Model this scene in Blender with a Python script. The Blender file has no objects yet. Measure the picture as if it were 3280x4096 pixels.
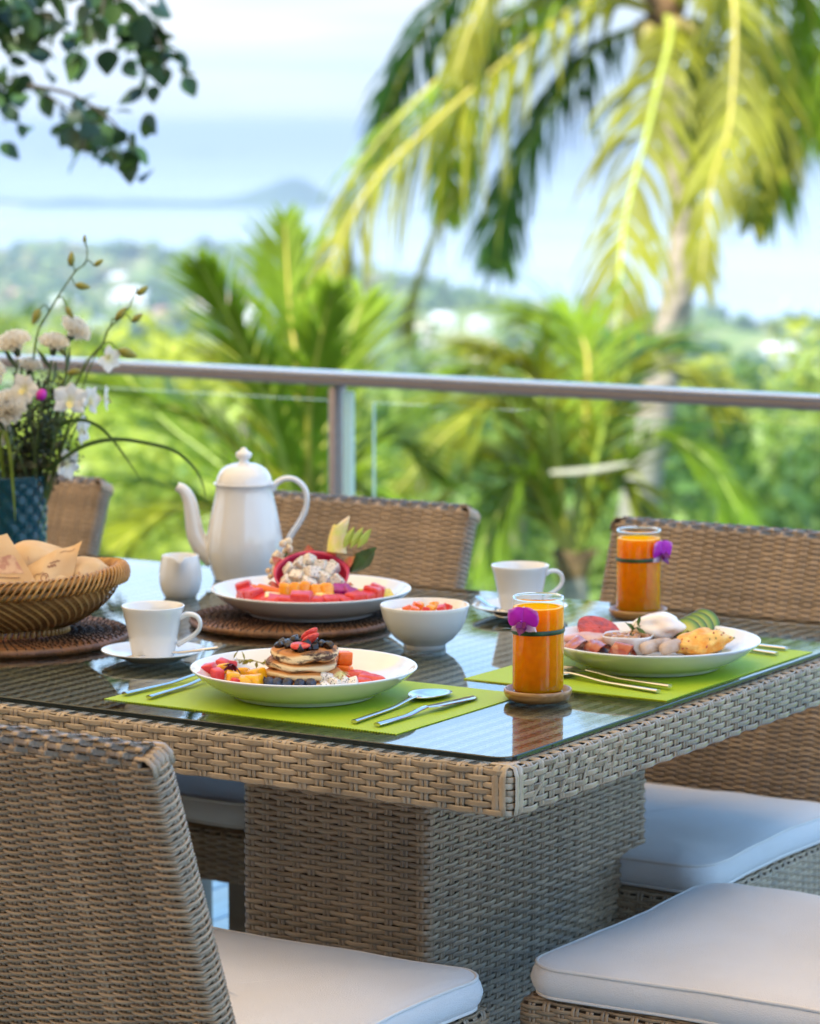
import bpy, bmesh, math, random
from math import sin, cos, pi, radians, sqrt, atan2, tanh, exp
from mathutils import Vector, Matrix, noise

random.seed(7)
scene = bpy.context.scene
COL = scene.collection

# ------------------------------------------------------------------ camera
cam = bpy.data.cameras.new('camera')
cam.sensor_fit = 'VERTICAL'
cam.sensor_height = 36.0
cam.lens = 110.26
cam.clip_start = 0.05
cam.clip_end = 200000.0
cam.dof.use_dof = True
cam.dof.focus_distance = 3.63
cam.dof.aperture_fstop = 6.8
cam_ob = bpy.data.objects.new('camera', cam)
COL.objects.link(cam_ob)
YAW = radians(32.0)
cam_ob.location = (0.0, 0.0, 1.45)
cam_ob.rotation_euler = (radians(90.0 - 7.018), 0.0, YAW)
scene.camera = cam_ob

# ------------------------------------------------------------------ light
SUN_EL = radians(55.0)
SUN_DIR = Vector((-0.22, -0.98, 0.0)).normalized()          # horizontal direction towards the sun
sun_vec = Vector((SUN_DIR.x * cos(SUN_EL), SUN_DIR.y * cos(SUN_EL), sin(SUN_EL)))
sun = bpy.data.lights.new('sun', 'SUN')
sun.energy = 4.2
sun.angle = radians(0.5)
sun.color = (1.0, 0.94, 0.84)
sun_ob = bpy.data.objects.new('sun', sun)
COL.objects.link(sun_ob)
sun_ob.rotation_euler = sun_vec.to_track_quat('Z', 'Y').to_euler()

world = bpy.data.worlds.new('World')
scene.world = world
world.use_nodes = True
wn = world.node_tree.nodes
wl = world.node_tree.links
for n in list(wn):
    wn.remove(n)
w_out = wn.new('ShaderNodeOutputWorld')
w_bg = wn.new('ShaderNodeBackground')
w_bg.inputs['Strength'].default_value = 0.12
w_sky = wn.new('ShaderNodeTexSky')
w_sky.sky_type = 'NISHITA'
w_sky.sun_disc = False
w_sky.sun_elevation = SUN_EL
w_sky.sun_rotation = atan2(SUN_DIR.x, SUN_DIR.y)
w_sky.altitude = 100.0
w_sky.air_density = 1.0
w_sky.dust_density = 1.0
w_sky.ozone_density = 1.5
# broken bright cloud mixed over the clear sky
w_tc = wn.new('ShaderNodeTexCoord')
w_map = wn.new('ShaderNodeMapping')
w_map.inputs['Scale'].default_value = (1.6, 1.6, 4.0)
w_map.inputs['Location'].default_value = (0.3, 0.1, 0.55)
w_noise = wn.new('ShaderNodeTexNoise')
w_noise.inputs['Scale'].default_value = 1.6
w_noise.inputs['Detail'].default_value = 5.0
w_noise.inputs['Roughness'].default_value = 0.55
w_ramp = wn.new('ShaderNodeValToRGB')
w_ramp.color_ramp.elements[0].position = 0.36
w_ramp.color_ramp.elements[1].position = 0.60
w_mix = wn.new('ShaderNodeMix')
w_mix.data_type = 'RGBA'
w_cz = wn.new('ShaderNodeMapRange'); w_cz.inputs['From Max'].default_value = 0.5
w_cc = wn.new('ShaderNodeValToRGB')                       # cloud veil: bluish in the distance, white low, bluish thin overhead
w_cc.color_ramp.elements[0].position = 0.0; w_cc.color_ramp.elements[0].color = (2.5 / 8, 3.0 / 8, 3.7 / 8, 1)
w_cc.color_ramp.elements[1].position = 1.0; w_cc.color_ramp.elements[1].color = (2.2 / 8, 4.2 / 8, 6.9 / 8, 1)
w_e = w_cc.color_ramp.elements.new(0.08); w_e.color = (3.35 / 8, 3.5 / 8, 3.7 / 8, 1)
w_e = w_cc.color_ramp.elements.new(0.20); w_e.color = (6.3 / 8, 6.9 / 8, 7.4 / 8, 1)
w_e = w_cc.color_ramp.elements.new(0.36); w_e.color = (3.9 / 8, 5.8 / 8, 7.9 / 8, 1)
w_e = w_cc.color_ramp.elements.new(0.60); w_e.color = (2.7 / 8, 4.8 / 8, 7.5 / 8, 1)
w_sc = wn.new('ShaderNodeVectorMath'); w_sc.operation = 'SCALE'; w_sc.inputs['Scale'].default_value = 8.0
wl.new(w_tc.outputs['Generated'], w_map.inputs['Vector'])
wl.new(w_map.outputs['Vector'], w_noise.inputs['Vector'])
# cloud banks stand low over the sea and thin out overhead
w_sep = wn.new('ShaderNodeSeparateXYZ')
w_el = wn.new('ShaderNodeMapRange')
w_el.inputs['From Min'].default_value = 0.20; w_el.inputs['From Max'].default_value = 0.50
w_el.inputs['To Min'].default_value = 0.16; w_el.inputs['To Max'].default_value = 0.07
w_add = wn.new('ShaderNodeMath'); w_add.operation = 'ADD'
wl.new(w_tc.outputs['Generated'], w_sep.inputs[0]); wl.new(w_sep.outputs['Z'], w_el.inputs['Value'])
wl.new(w_noise.outputs['Fac'], w_add.inputs[0]); wl.new(w_el.outputs['Result'], w_add.inputs[1])
w_lo = wn.new('ShaderNodeMapRange')
w_lo.inputs['From Min'].default_value = 0.0; w_lo.inputs['From Max'].default_value = 0.05
w_lo.inputs['To Min'].default_value = 0.0; w_lo.inputs['To Max'].default_value = 0.0
w_add2 = wn.new('ShaderNodeMath'); w_add2.operation = 'ADD'
wl.new(w_sep.outputs['Z'], w_cz.inputs['Value']); wl.new(w_cz.outputs['Result'], w_cc.inputs['Fac']); w_n2 = wn.new('ShaderNodeTexNoise'); w_n2.inputs['Scale'].default_value = 5.0; w_n2.inputs['Detail'].default_value = 4.0
w_m2 = wn.new('ShaderNodeMapping'); w_m2.inputs['Scale'].default_value = (1.0, 1.0, 9.0)
w_t2 = wn.new('ShaderNodeValToRGB'); w_t2.color_ramp.elements[0].position = 0.36; w_t2.color_ramp.elements[0].color = (0.72, 0.84, 0.97, 1)
w_t2.color_ramp.elements[1].position = 0.62; w_t2.color_ramp.elements[1].color = (1, 1, 1, 1)
w_mu = wn.new('ShaderNodeVectorMath'); w_mu.operation = 'MULTIPLY'
wl.new(w_tc.outputs['Generated'], w_m2.inputs['Vector']); wl.new(w_m2.outputs['Vector'], w_n2.inputs['Vector']); wl.new(w_n2.outputs['Fac'], w_t2.inputs['Fac'])
wl.new(w_cc.outputs['Color'], w_mu.inputs[0]); wl.new(w_t2.outputs['Color'], w_mu.inputs[1]); wl.new(w_mu.outputs['Vector'], w_sc.inputs[0]); wl.new(w_sc.outputs['Vector'], w_mix.inputs[7])
wl.new(w_sep.outputs['Z'], w_lo.inputs['Value']); wl.new(w_add.outputs[0], w_add2.inputs[0]); wl.new(w_lo.outputs['Result'], w_add2.inputs[1])
wl.new(w_add2.outputs[0], w_ramp.inputs['Fac'])
wl.new(w_ramp.outputs['Color'], w_mix.inputs[0])
wl.new(w_sky.outputs['Color'], w_mix.inputs[6])
wl.new(w_mix.outputs[2], w_bg.inputs['Color'])
wl.new(w_bg.outputs['Background'], w_out.inputs['Surface'])

scene.view_settings.view_transform = 'Standard'
scene.view_settings.look = 'None'
scene.view_settings.gamma = 1.0
scene.view_settings.use_curve_mapping = False
scene.view_settings.exposure = 1.55

scene.render.engine = 'CYCLES'
cy = scene.cycles
cy.use_denoising = True
try:
    cy.denoiser = 'OPENIMAGEDENOISE'
    cy.denoising_input_passes = 'RGB_ALBEDO_NORMAL'
    cy.denoising_prefilter = 'ACCURATE'
except Exception:
    pass
cy.max_bounces = 10
cy.diffuse_bounces = 5
cy.glossy_bounces = 5
cy.transmission_bounces = 8
cy.transparent_max_bounces = 16
cy.volume_bounces = 0
cy.sample_clamp_indirect = 6.0
cy.caustics_reflective = False
cy.blur_glossy = 0.5

# ------------------------------------------------------------------ helpers
class MB:
    """Collects vertices and faces of one mesh."""
    def __init__(self):
        self.v = []; self.f = []; self.mi = []
    def add(self, verts, faces, mi=0):
        o = len(self.v)
        self.v.extend([tuple(p) for p in verts])
        for f in faces:
            self.f.append(tuple(i + o for i in f)); self.mi.append(mi)
        return o
    def box(self, c, s, mi=0, M=None):
        hx, hy, hz = s[0] / 2, s[1] / 2, s[2] / 2
        vs = [Vector((x, y, z)) for z in (-hz, hz) for y in (-hy, hy) for x in (-hx, hx)]
        if M is not None:
            vs = [M @ p for p in vs]
        vs = [p + Vector(c) for p in vs]
        self.add(vs, [(0, 2, 3, 1), (4, 5, 7, 6), (0, 1, 5, 4), (2, 6, 7, 3), (0, 4, 6, 2), (1, 3, 7, 5)], mi)
    def grid(self, rows, closed_u=False, closed_v=False, mi=0, flip=False):
        nv = len(rows); nu = len(rows[0])
        o = self.add([p for r in rows for p in r], [])
        for j in range(nv if closed_v else nv - 1):
            for i in range(nu if closed_u else nu - 1):
                a = o + j * nu + i; b = o + j * nu + (i + 1) % nu
                c = o + ((j + 1) % nv) * nu + (i + 1) % nu; d = o + ((j + 1) % nv) * nu + i
                self.f.append((a, d, c, b) if flip else (a, b, c, d)); self.mi.append(mi)
        return o
    def lathe(self, prof, n=48, c=(0, 0, 0), mi=0, flip=False):
        rows = []
        for r, z in prof:
            r = max(r, 1e-5)
            rows.append([(c[0] + r * cos(2 * pi * k / n), c[1] + r * sin(2 * pi * k / n), c[2] + z) for k in range(n)])
        self.grid(rows, closed_u=True, mi=mi, flip=flip)
    def tube(self, pts, rad, n=8, closed=False, caps=True, mi=0, flat=1.0, up=None):
        pts = [Vector(p) for p in pts]
        m = len(pts)
        if not hasattr(rad, '__len__'):
            rad = [rad] * m
        T = []
        for i in range(m):
            if closed:
                t = pts[(i + 1) % m] - pts[i - 1]
            else:
                t = pts[min(i + 1, m - 1)] - pts[max(i - 1, 0)]
            T.append(t.normalized() if t.length > 1e-9 else Vector((0, 0, 1)))
        u = Vector(up) if up is not None else (Vector((0, 0, 1)) if abs(T[0].z) < 0.9 else Vector((1, 0, 0)))
        u = (u - T[0] * u.dot(T[0])).normalized()
        rows = []
        for i in range(m):
            if i:
                u = (u - T[i] * u.dot(T[i]))
                u = u.normalized() if u.length > 1e-6 else T[i].orthogonal().normalized()
            w = T[i].cross(u)
            rows.append([pts[i] + (u * cos(2 * pi * k / n) * flat + w * sin(2 * pi * k / n)) * rad[i] for k in range(n)])
        o = self.grid(rows, closed_u=True, closed_v=closed, mi=mi)
        if caps and not closed:
            self.f.append(tuple(o + k for k in reversed(range(n)))); self.mi.append(mi)
            self.f.append(tuple(o + (m - 1) * n + k for k in range(n))); self.mi.append(mi)
    def mesh(self, name, mats, smooth=True):
        me = bpy.data.meshes.new(name)
        me.from_pydata(self.v, [], self.f)
        for mt in (mats if isinstance(mats, (list, tuple)) else [mats]):
            me.materials.append(mt)
        me.polygons.foreach_set('material_index', self.mi)
        me.polygons.foreach_set('use_smooth', [smooth] * len(self.f))
        me.update()
        return me

def link(name, me, parent=None, loc=(0, 0, 0), rot=(0, 0, 0), scale=(1, 1, 1)):
    o = bpy.data.objects.new(name, me)
    COL.objects.link(o)
    o.location = loc; o.rotation_euler = rot; o.scale = scale
    if parent is not None:
        o.parent = parent
    return o
def build(name, mb, mats, parent=None, loc=(0, 0, 0), rot=(0, 0, 0), smooth=True, auto=None):
    o = link(name, mb.mesh(name, mats, smooth), parent, loc, rot)
    if auto is not None:
        sharpen(o.data, auto)
    return o
def sharpen(me, deg):
    """Marks edges above an angle as sharp so that smooth shading stops there."""
    bm = bmesh.new(); bm.from_mesh(me)
    lim = radians(deg)
    for e in bm.edges:
        e.smooth = not (len(e.link_faces) == 2 and e.calc_face_angle(0) > lim)
    bm.to_mesh(me); bm.free()
def empty(name, loc=(0, 0, 0), rot=(0, 0, 0)):
    o = bpy.data.objects.new(name, None)
    COL.objects.link(o); o.location = loc; o.rotation_euler = rot
    o.empty_display_size = 0.05
    return o
def tag(o, label=None, cat=None, group=None, kind=None):
    if label: o['label'] = label
    if cat: o['category'] = cat
    if group: o['group'] = group
    if kind: o['kind'] = kind
    return o
def copy_tree(o, parent=None, kids=None):
    c = o.copy(); COL.objects.link(c); c.parent = parent
    for ch in KIDS.get(o.name, []):
        copy_tree(ch, c)
    return c
KIDS = {}
def index_kids():
    KIDS.clear()
    for ob in bpy.data.objects:
        if ob.parent is not None:
            KIDS.setdefault(ob.parent.name, []).append(ob)

def rbox_mesh(name, size, bev, seg, mats):
    bm = bmesh.new()
    bmesh.ops.create_cube(bm, size=1.0)
    bmesh.ops.scale(bm, vec=size, verts=bm.verts)
    bmesh.ops.bevel(bm, geom=bm.edges[:], offset=bev, segments=seg, profile=0.5, affect='EDGES')
    me = bpy.data.meshes.new(name); bm.to_mesh(me); bm.free()
    me.polygons.foreach_set('use_smooth', [True] * len(me.polygons))
    for mt in (mats if isinstance(mats, (list, tuple)) else [mats]):
        me.materials.append(mt)
    return me

def catmull(pts, n):
    P = [Vector(p) for p in pts]
    P = [P[0] * 2 - P[1]] + P + [P[-1] * 2 - P[-2]]
    out = []
    segs = len(P) - 3
    for k in range(n):
        x = k / (n - 1) * segs
        i = min(int(x), segs - 1); t = x - i
        a, b, c, d = P[i], P[i + 1], P[i + 2], P[i + 3]
        out.append(0.5 * ((2 * b) + (c - a) * t + (2 * a - 5 * b + 4 * c - d) * t * t + (3 * b - a - 3 * c + d) * t ** 3))
    return out
def lerp(a, b, t): return a + (b - a) * t
def smooth01(t):
    t = min(1, max(0, t)); return t * t * (3 - 2 * t)

# ------------------------------------------------------------------ materials
def mat(name, col, rough=0.5, metal=0.0, var=0.0, vscale=8.0, bump=0.0, bscale=60.0, col2=None, spec=0.5,
        sss=0.0, sssr=(1, 0.4, 0.2), coat=0.0, trans=0.0, sheen=0.0, rvar=0.0, objrand=0.0, coords='Object', detail=4.0,
        lo=0.35, hi=0.65, sssscale=0.01, stretch=None):
    m = bpy.data.materials.new(name)
    m.use_nodes = True
    nt = m.node_tree; N = nt.nodes; L = nt.links
    b = N['Principled BSDF']; out = N['Material Output']
    b.inputs['Base Color'].default_value = (*col, 1)
    b.inputs['Roughness'].default_value = rough
    b.inputs['Metallic'].default_value = metal
    b.inputs['Specular IOR Level'].default_value = spec
    if sss:
        b.inputs['Subsurface Weight'].default_value = sss
        b.inputs['Subsurface Radius'].default_value = sssr
        b.inputs['Subsurface Scale'].default_value = sssscale
    if coat:
        b.inputs['Coat Weight'].default_value = coat
        b.inputs['Coat Roughness'].default_value = 0.08
    if sheen:
        b.inputs['Sheen Weight'].default_value = sheen
    tc = N.new('ShaderNodeTexCoord')
    src = tc.outputs[coords]
    if stretch:
        mp = N.new('ShaderNodeMapping'); mp.inputs['Scale'].default_value = stretch
        L.new(src, mp.inputs['Vector']); src = mp.outputs['Vector']
    csock = None
    if var or col2:
        nz = N.new('ShaderNodeTexNoise')
        nz.inputs['Scale'].default_value = vscale; nz.inputs['Detail'].default_value = detail
        L.new(src, nz.inputs['Vector'])
        rp = N.new('ShaderNodeValToRGB')
        rp.color_ramp.elements[0].position = lo; rp.color_ramp.elements[1].position = hi
        c2 = col2 if col2 else tuple(min(1, c * (1 + var)) for c in col)
        c1 = col if col2 else tuple(c * (1 - var) for c in col)
        rp.color_ramp.elements[0].color = (*c1, 1); rp.color_ramp.elements[1].color = (*c2, 1)
        L.new(nz.outputs['Fac'], rp.inputs['Fac'])
        csock = rp.outputs['Color']
        if rvar:
            mr = N.new('ShaderNodeMapRange')
            mr.inputs['To Min'].default_value = max(0, rough - rvar); mr.inputs['To Max'].default_value = min(1, rough + rvar)
            L.new(nz.outputs['Fac'], mr.inputs['Value']); L.new(mr.outputs['Result'], b.inputs['Roughness'])
    if objrand:
        oi = N.new('ShaderNodeObjectInfo')
        hv = N.new('ShaderNodeHueSaturation')
        mr2 = N.new('ShaderNodeMapRange')
        mr2.inputs['To Min'].default_value = 1 - objrand; mr2.inputs['To Max'].default_value = 1 + objrand
        L.new(oi.outputs['Random'], mr2.inputs['Value']); L.new(mr2.outputs['Result'], hv.inputs['Value'])
        if csock: L.new(csock, hv.inputs['Color'])
        else: hv.inputs['Color'].default_value = (*col, 1)
        csock = hv.outputs['Color']
    if csock:
        L.new(csock, b.inputs['Base Color'])
    if bump:
        nb = N.new('ShaderNodeTexNoise')
        nb.inputs['Scale'].default_value = bscale; nb.inputs['Detail'].default_value = 3.0
        L.new(src, nb.inputs['Vector'])
        bp = N.new('ShaderNodeBump'); bp.inputs['Strength'].default_value = min(1, bump); bp.inputs['Distance'].default_value = 0.002
        L.new(nb.outputs['Fac'], bp.inputs['Height']); L.new(bp.outputs['Normal'], b.inputs['Normal'])
    if trans:
        tr = N.new('ShaderNodeBsdfTranslucent')
        mx = N.new('ShaderNodeMixShader'); mx.inputs['Fac'].default_value = trans
        if csock: L.new(csock, tr.inputs['Color'])
        else: tr.inputs['Color'].default_value = (*col, 1)
        L.new(b.outputs['BSDF'], mx.inputs[1]); L.new(tr.outputs['BSDF'], mx.inputs[2]); L.new(mx.outputs['Shader'], out.inputs['Surface'])
    return m

# ================================================================== THE SETTING
VIEW_R = Vector((cos(YAW), sin(YAW), 0))        # to the right of the view
VIEW_F = Vector((-sin(YAW), cos(YAW), 0))       # ahead
def st(s, t, z):
    p = VIEW_R * s + VIEW_F * t
    return Vector((p.x, p.y, z))
SEA_Z = -100.0
# ground height in view-aligned coordinates: s metres to the right of the view axis, t metres ahead
def ground(s, t):
    tc = 2050.0 - 480.0 * tanh(s / 150.0)
    u = t / tc
    z = -4.0 - 96.0 * (1.0 - max(0.0, 1.0 - u) ** 2.6)
    if u > 1.0:
        z -= 30.0 * (u - 1.0)
    a = min(5.0, max(0.0, (t - 15.0)) * 0.02) * min(1.0, max(0.0, (1.05 - u) * 6))
    z += a * (sin(s * 0.021 + 1.3) * sin(t * 0.013 + 0.4) + 0.6 * sin(s * 0.053 + t * 0.031) + 0.3 * sin(s * 0.11 - t * 0.07))
    z += 20.0 * exp(-(((s - 16) / 60.0) ** 2 + ((t - 1350) / 120.0) ** 2))
    z += 14.0 * exp(-(((s - 150) / 90.0) ** 2 + ((t - 1180) / 150.0) ** 2))
    z += 9.0 * exp(-(((s + 260) / 160.0) ** 2 + ((t - 2250) / 150.0) ** 2))
    return z

# ---- sea
def sea_material():
    m = mat('sea_water', (0.10, 0.30, 0.42), rough=0.22, spec=0.5, coords='Object')
    nt = m.node_tree; N = nt.nodes; L = nt.links; b = N['Principled BSDF']
    tc = N.new('ShaderNodeTexCoord')
    nz = N.new('ShaderNodeTexNoise'); nz.inputs['Scale'].default_value = 0.0016; nz.inputs['Detail'].default_value = 3
    mp = N.new('ShaderNodeMapping'); mp.inputs['Rotation'].default_value = (0, 0, -YAW); mp.inputs['Scale'].default_value = (0.35, 1.0, 1.0)
    rp = N.new('ShaderNodeValToRGB')
    rp.color_ramp.elements[0].position = 0.38; rp.color_ramp.elements[0].color = (0.17, 0.21, 0.28, 1)
    rp.color_ramp.elements[1].position = 0.62; rp.color_ramp.elements[1].color = (0.34, 0.385, 0.43, 1)
    L.new(tc.outputs['Object'], mp.inputs['Vector']); L.new(mp.outputs['Vector'], nz.inputs['Vector'])
    L.new(nz.outputs['Fac'], rp.inputs['Fac']); L.new(rp.outputs['Color'], b.inputs['Base Color'])
    n2 = N.new('ShaderNodeTexNoise'); n2.inputs['Scale'].default_value = 0.25; n2.inputs['Detail'].default_value = 4
    bp = N.new('ShaderNodeBump'); bp.inputs['Strength'].default_value = 0.5; bp.inputs['Distance'].default_value = 0.6
    L.new(tc.outputs['Object'], n2.inputs['Vector']); L.new(n2.outputs['Fac'], bp.inputs['Height']); L.new(bp.outputs['Normal'], b.inputs['Normal'])
    return m
mb = MB()
NR = 96
rows = []
for r in (40, 1500, 4000, 9000, 20000, 45000):
    rows.append([(r * cos(2 * pi * k / NR), r * sin(2 * pi * k / NR), 0) for k in range(NR)])
mb.grid(rows, closed_u=True)
mb.f.append(tuple(range(NR))); mb.mi.append(0)
tag(build('sea', mb, sea_material(), loc=(0, 0, SEA_Z)), kind='structure')

# ---- hillside
soil = mat('hillside_ground', (0.14, 0.20, 0.04), rough=0.95, col2=(0.32, 0.29, 0.13), vscale=0.045, lo=0.45, hi=0.68, spec=0.1)
mb = MB()
ts = [3.0 * (2950.0 / 3.0) ** (k / 170) for k in range(171)]
aa = [-1.7 + 3.4 * k / 240 for k in range(241)]
rows = []
for t in ts:
    rows.append([st(a * (t + 12), t, ground(a * (t + 12), t)) for a in aa])
mb.grid(rows)
tag(build('hillside', mb, soil), kind='structure')

# ---- islands
isl_mat = mat('island_forest', (0.035, 0.075, 0.04), rough=0.95, col2=(0.08, 0.13, 0.06), vscale=0.02, spec=0.1)
sand_mat = mat('beach_sand', (0.50, 0.44, 0.34), rough=0.95, var=0.1, vscale=0.05)
def island(name, s0, t0, halfw, halfd, peaks, base, label):
    mb = MB(); n = 90; mrow = 14
    rows = []
    for j in range(mrow + 1):
        v = -1 + 2 * j / mrow
        row = []
        for i in range(n + 1):
            u = -1 + 2 * i / n
            s = s0 + u * halfw; t = t0 + v * halfd
            edge = max(0.0, 1 - u * u) * max(0.0, 1 - v * v)
            h = base * min(1, edge * 5) * (0.75 + 0.5 * noise.noise(Vector((s * 0.012, t * 0.012, s0))))
            for pc, pw, ph in peaks:
                h += ph * exp(-((s - s0 - pc) / pw) ** 2) * exp(-(v / 0.62) ** 2) * (0.92 + 0.16 * noise.noise(Vector((s * .02, t * .02, 3))))
            row.append(st(s, t, SEA_Z - 3 + (h + 3.2) * (1 if edge > 0 else 0)))
        rows.append(row)
    mb.grid(rows)
    for k, f in enumerate(mb.f):
        z = max(mb.v[i][2] for i in f)
        mb.mi[k] = 1 if z < SEA_Z + 2.4 else 0
    o = build(name, mb, [isl_mat, sand_mat])
    tag(o, label, None, None, 'structure')
    return o
island('island', -322, 4080, 230, 120, [(160, 42, 27), (190, 30, 13), (100, 50, 5), (-30, 40, 4), (-110, 40, 6)], 4.4, 'long low island with one rounded hill out on the bay')
island('island', -600, 4180, 110, 90, [(0, 60, 7), (-70, 30, 5)], 4.0, 'low wooded spit at the left edge of the bay')
island('island', -735, 11000, 88, 120, [(20, 30, 18), (-35, 28, 9), (60, 20, 6)], 5.0, 'largest of the three far islets on the horizon')
island('island', -600, 11200, 34, 60, [(0, 16, 12)], 3.0, 'small far islet right of the largest one')
island('island', -1290, 11200, 60, 80, [(0, 30, 9)], 3.0, 'faint far islet behind the hanging leaves')

# ---- far wood on the slope, one mass
wood_mats = [mat('wood_canopy_dark', (0.045, 0.085, 0.030), rough=0.95, spec=0.1, var=0.4, vscale=0.4),
             mat('wood_canopy_light', (0.12, 0.17, 0.045), rough=0.95, spec=0.1, var=0.4, vscale=0.4),
             mat('wood_canopy_olive', (0.19, 0.19, 0.07), rough=0.95, spec=0.1, var=0.4, vscale=0.4)]
HOUSES = [(13, 1288, 8.2, 0), (29, 1302, 7.0, 0), (4.1, 1232, 6.7, 2), (27.9, 1172, 6.0, 1), (136.0, 1148, 10.8, 0), (147, 1128, 8.5, 3),
          (-216.6, 1748, 14.6, 1), (-174.1, 1568, 11.4, 0), (-149.0, 1672, 15.2, 0), (-127.1, 1620, 9.8, 1), (-108.9, 1604, 11.2, 2), (-90.2, 1604, 13.6, 1),
          (-68.0, 1412, 8.6, 0), (-77.7, 1812, 9.3, 2), (-169.9, 1460, 11.1, 0), (-123.8, 1232, 7.5, 3), (-55.5, 1448, 7.9, 1), (43.7, 1144, 5.9, 2),
          (-180.6, 1944, 8.8, 0), (-164.5, 1288, 7.8, 1)]
ico = bmesh.new(); bmesh.ops.create_icosphere(ico, subdivisions=1, radius=1.0)
ICO_V = [v.co.copy() for v in ico.verts]; ICO_F = [tuple(v.index for v in f.verts) for f in ico.faces]; ico.free()
rnd = random.Random(11)
mb = MB()
cnt = 0
for k in range(30000):
    t = 70.0 * (2400.0 / 70.0) ** (rnd.random() ** 0.75)
    s = (rnd.random() * 2 - 1) * (0.42 * t + 18)
    tc = 2050.0 - 480.0 * tanh(s / 150.0)
    if t > tc * 0.985: continue
    if noise.noise(Vector((s * 0.02, t * 0.011, 5.0))) < -0.22 + 0.1 * rnd.random(): continue
    if any(abs(s - h[0]) < h[2] * 0.8 and -75 < t - h[1] < 9 for h in HOUSES): continue
    r = (1.6 + 2.6 * rnd.random()) * (1.0 + t / 2200.0)
    z = ground(s, t) + r * 0.6
    c = st(s, t, z)
    mi = 0 if rnd.random() < 0.5 else (1 if rnd.random() < 0.75 else 2)
    vs = []
    for v in ICO_V:
        q = 1 + 0.35 * noise.noise(v * 1.7 + Vector((k, 0, 0)))
        vs.append(c + Vector((v.x * r * q, v.y * r * q, v.z * r * 0.95 * q)))
    mb.add(vs, ICO_F, mi); cnt += 1
tag(build('far_wood', mb, wood_mats, smooth=False), 'dense hazy wood covering the slope down to the shore', 'wood', kind='stuff')

# ---- village houses
H_WALL = [mat('house_plaster_white', (0.78, 0.76, 0.73), rough=0.9, var=0.06, vscale=0.6), mat('house_plaster_pink', (0.70, 0.52, 0.46), rough=0.9, var=0.06, vscale=0.6),
          mat('house_plaster_cream', (0.72, 0.66, 0.54), rough=0.9, var=0.06, vscale=0.6), mat('house_plaster_grey', (0.55, 0.58, 0.62), rough=0.9, var=0.06, vscale=0.6)]
H_ROOF = [mat('roof_pale_sheet', (0.66, 0.66, 0.66), rough=0.7), mat('roof_clay', (0.42, 0.20, 0.13), rough=0.9), mat('roof_tan', (0.52, 0.42, 0.32), rough=0.9), mat('roof_blue_grey', (0.32, 0.38, 0.46), rough=0.8)]
H_PANE = mat('house_window_pane', (0.03, 0.05, 0.07), rough=0.1)
H_LABEL = ['larger white house on the wooded knoll, sea behind it', 'smaller white house on the knoll, right of the larger one', 'small cream house on the near slope of the knoll',
           'little pink house low on the knoll under the palm fronds', 'white house on the ridge right of the palm trunk', 'grey house at the right edge of the ridge',
           'pink house at the far left of the village', 'white house in the village behind the orchid stem', 'widest white house in the middle of the village', 'small pink house just right of the widest village house',
           'cream house between the two pink village houses', 'large pink house beside the young palm frond', 'small white house behind the upright young frond', 'cream house nearest the shore',
           'white house low on the left, above the railing', 'small grey house low in the village', 'small pink house behind the drooping palm leaves', 'tiny cream house right of the hanging frond', 'small white house by the shore on the left', 'little pink house lowest on the left']
for k, (s, t, w, c) in enumerate(HOUSES):
    z = ground(s, t)
    root = empty('house', st(s, t, z - 0.5), (0, 0, YAW + radians(rnd.uniform(-18, 18))))
    tag(root, H_LABEL[k], 'house', 'village houses on the slope')
    w *= 1.25; d = w * 0.7; h = w * 0.36 + 3.2
    mb = MB(); mb.box((0, 0, h / 2), (w, d, h)); build('wall', mb, H_WALL[c], root, smooth=False)
    mb = MB(); e = 0.4; rh = w * 0.15
    v = [(-w / 2 - e, -d / 2 - e, h), (w / 2 + e, -d / 2 - e, h), (w / 2 + e, d / 2 + e, h), (-w / 2 - e, d / 2 + e, h), (-w * 0.22, 0, h + rh), (w * 0.22, 0, h + rh)]
    mb.add(v, [(0, 1, 5, 4), (2, 3, 4, 5), (1, 2, 5), (3, 0, 4), (3, 2, 1, 0)]); build('roof', mb, H_ROOF[c], root, smooth=False)
    nw = 3 if w < 10 else 4
    for q in range(nw):
        mb = MB(); mb.box(((q + 0.5) / nw * w * 0.9 - w * 0.45, -d / 2 - 0.03, h * 0.52), (w * 0.11, 0.12, h * 0.34)); build('window', mb, H_PANE, root, smooth=False)

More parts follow.
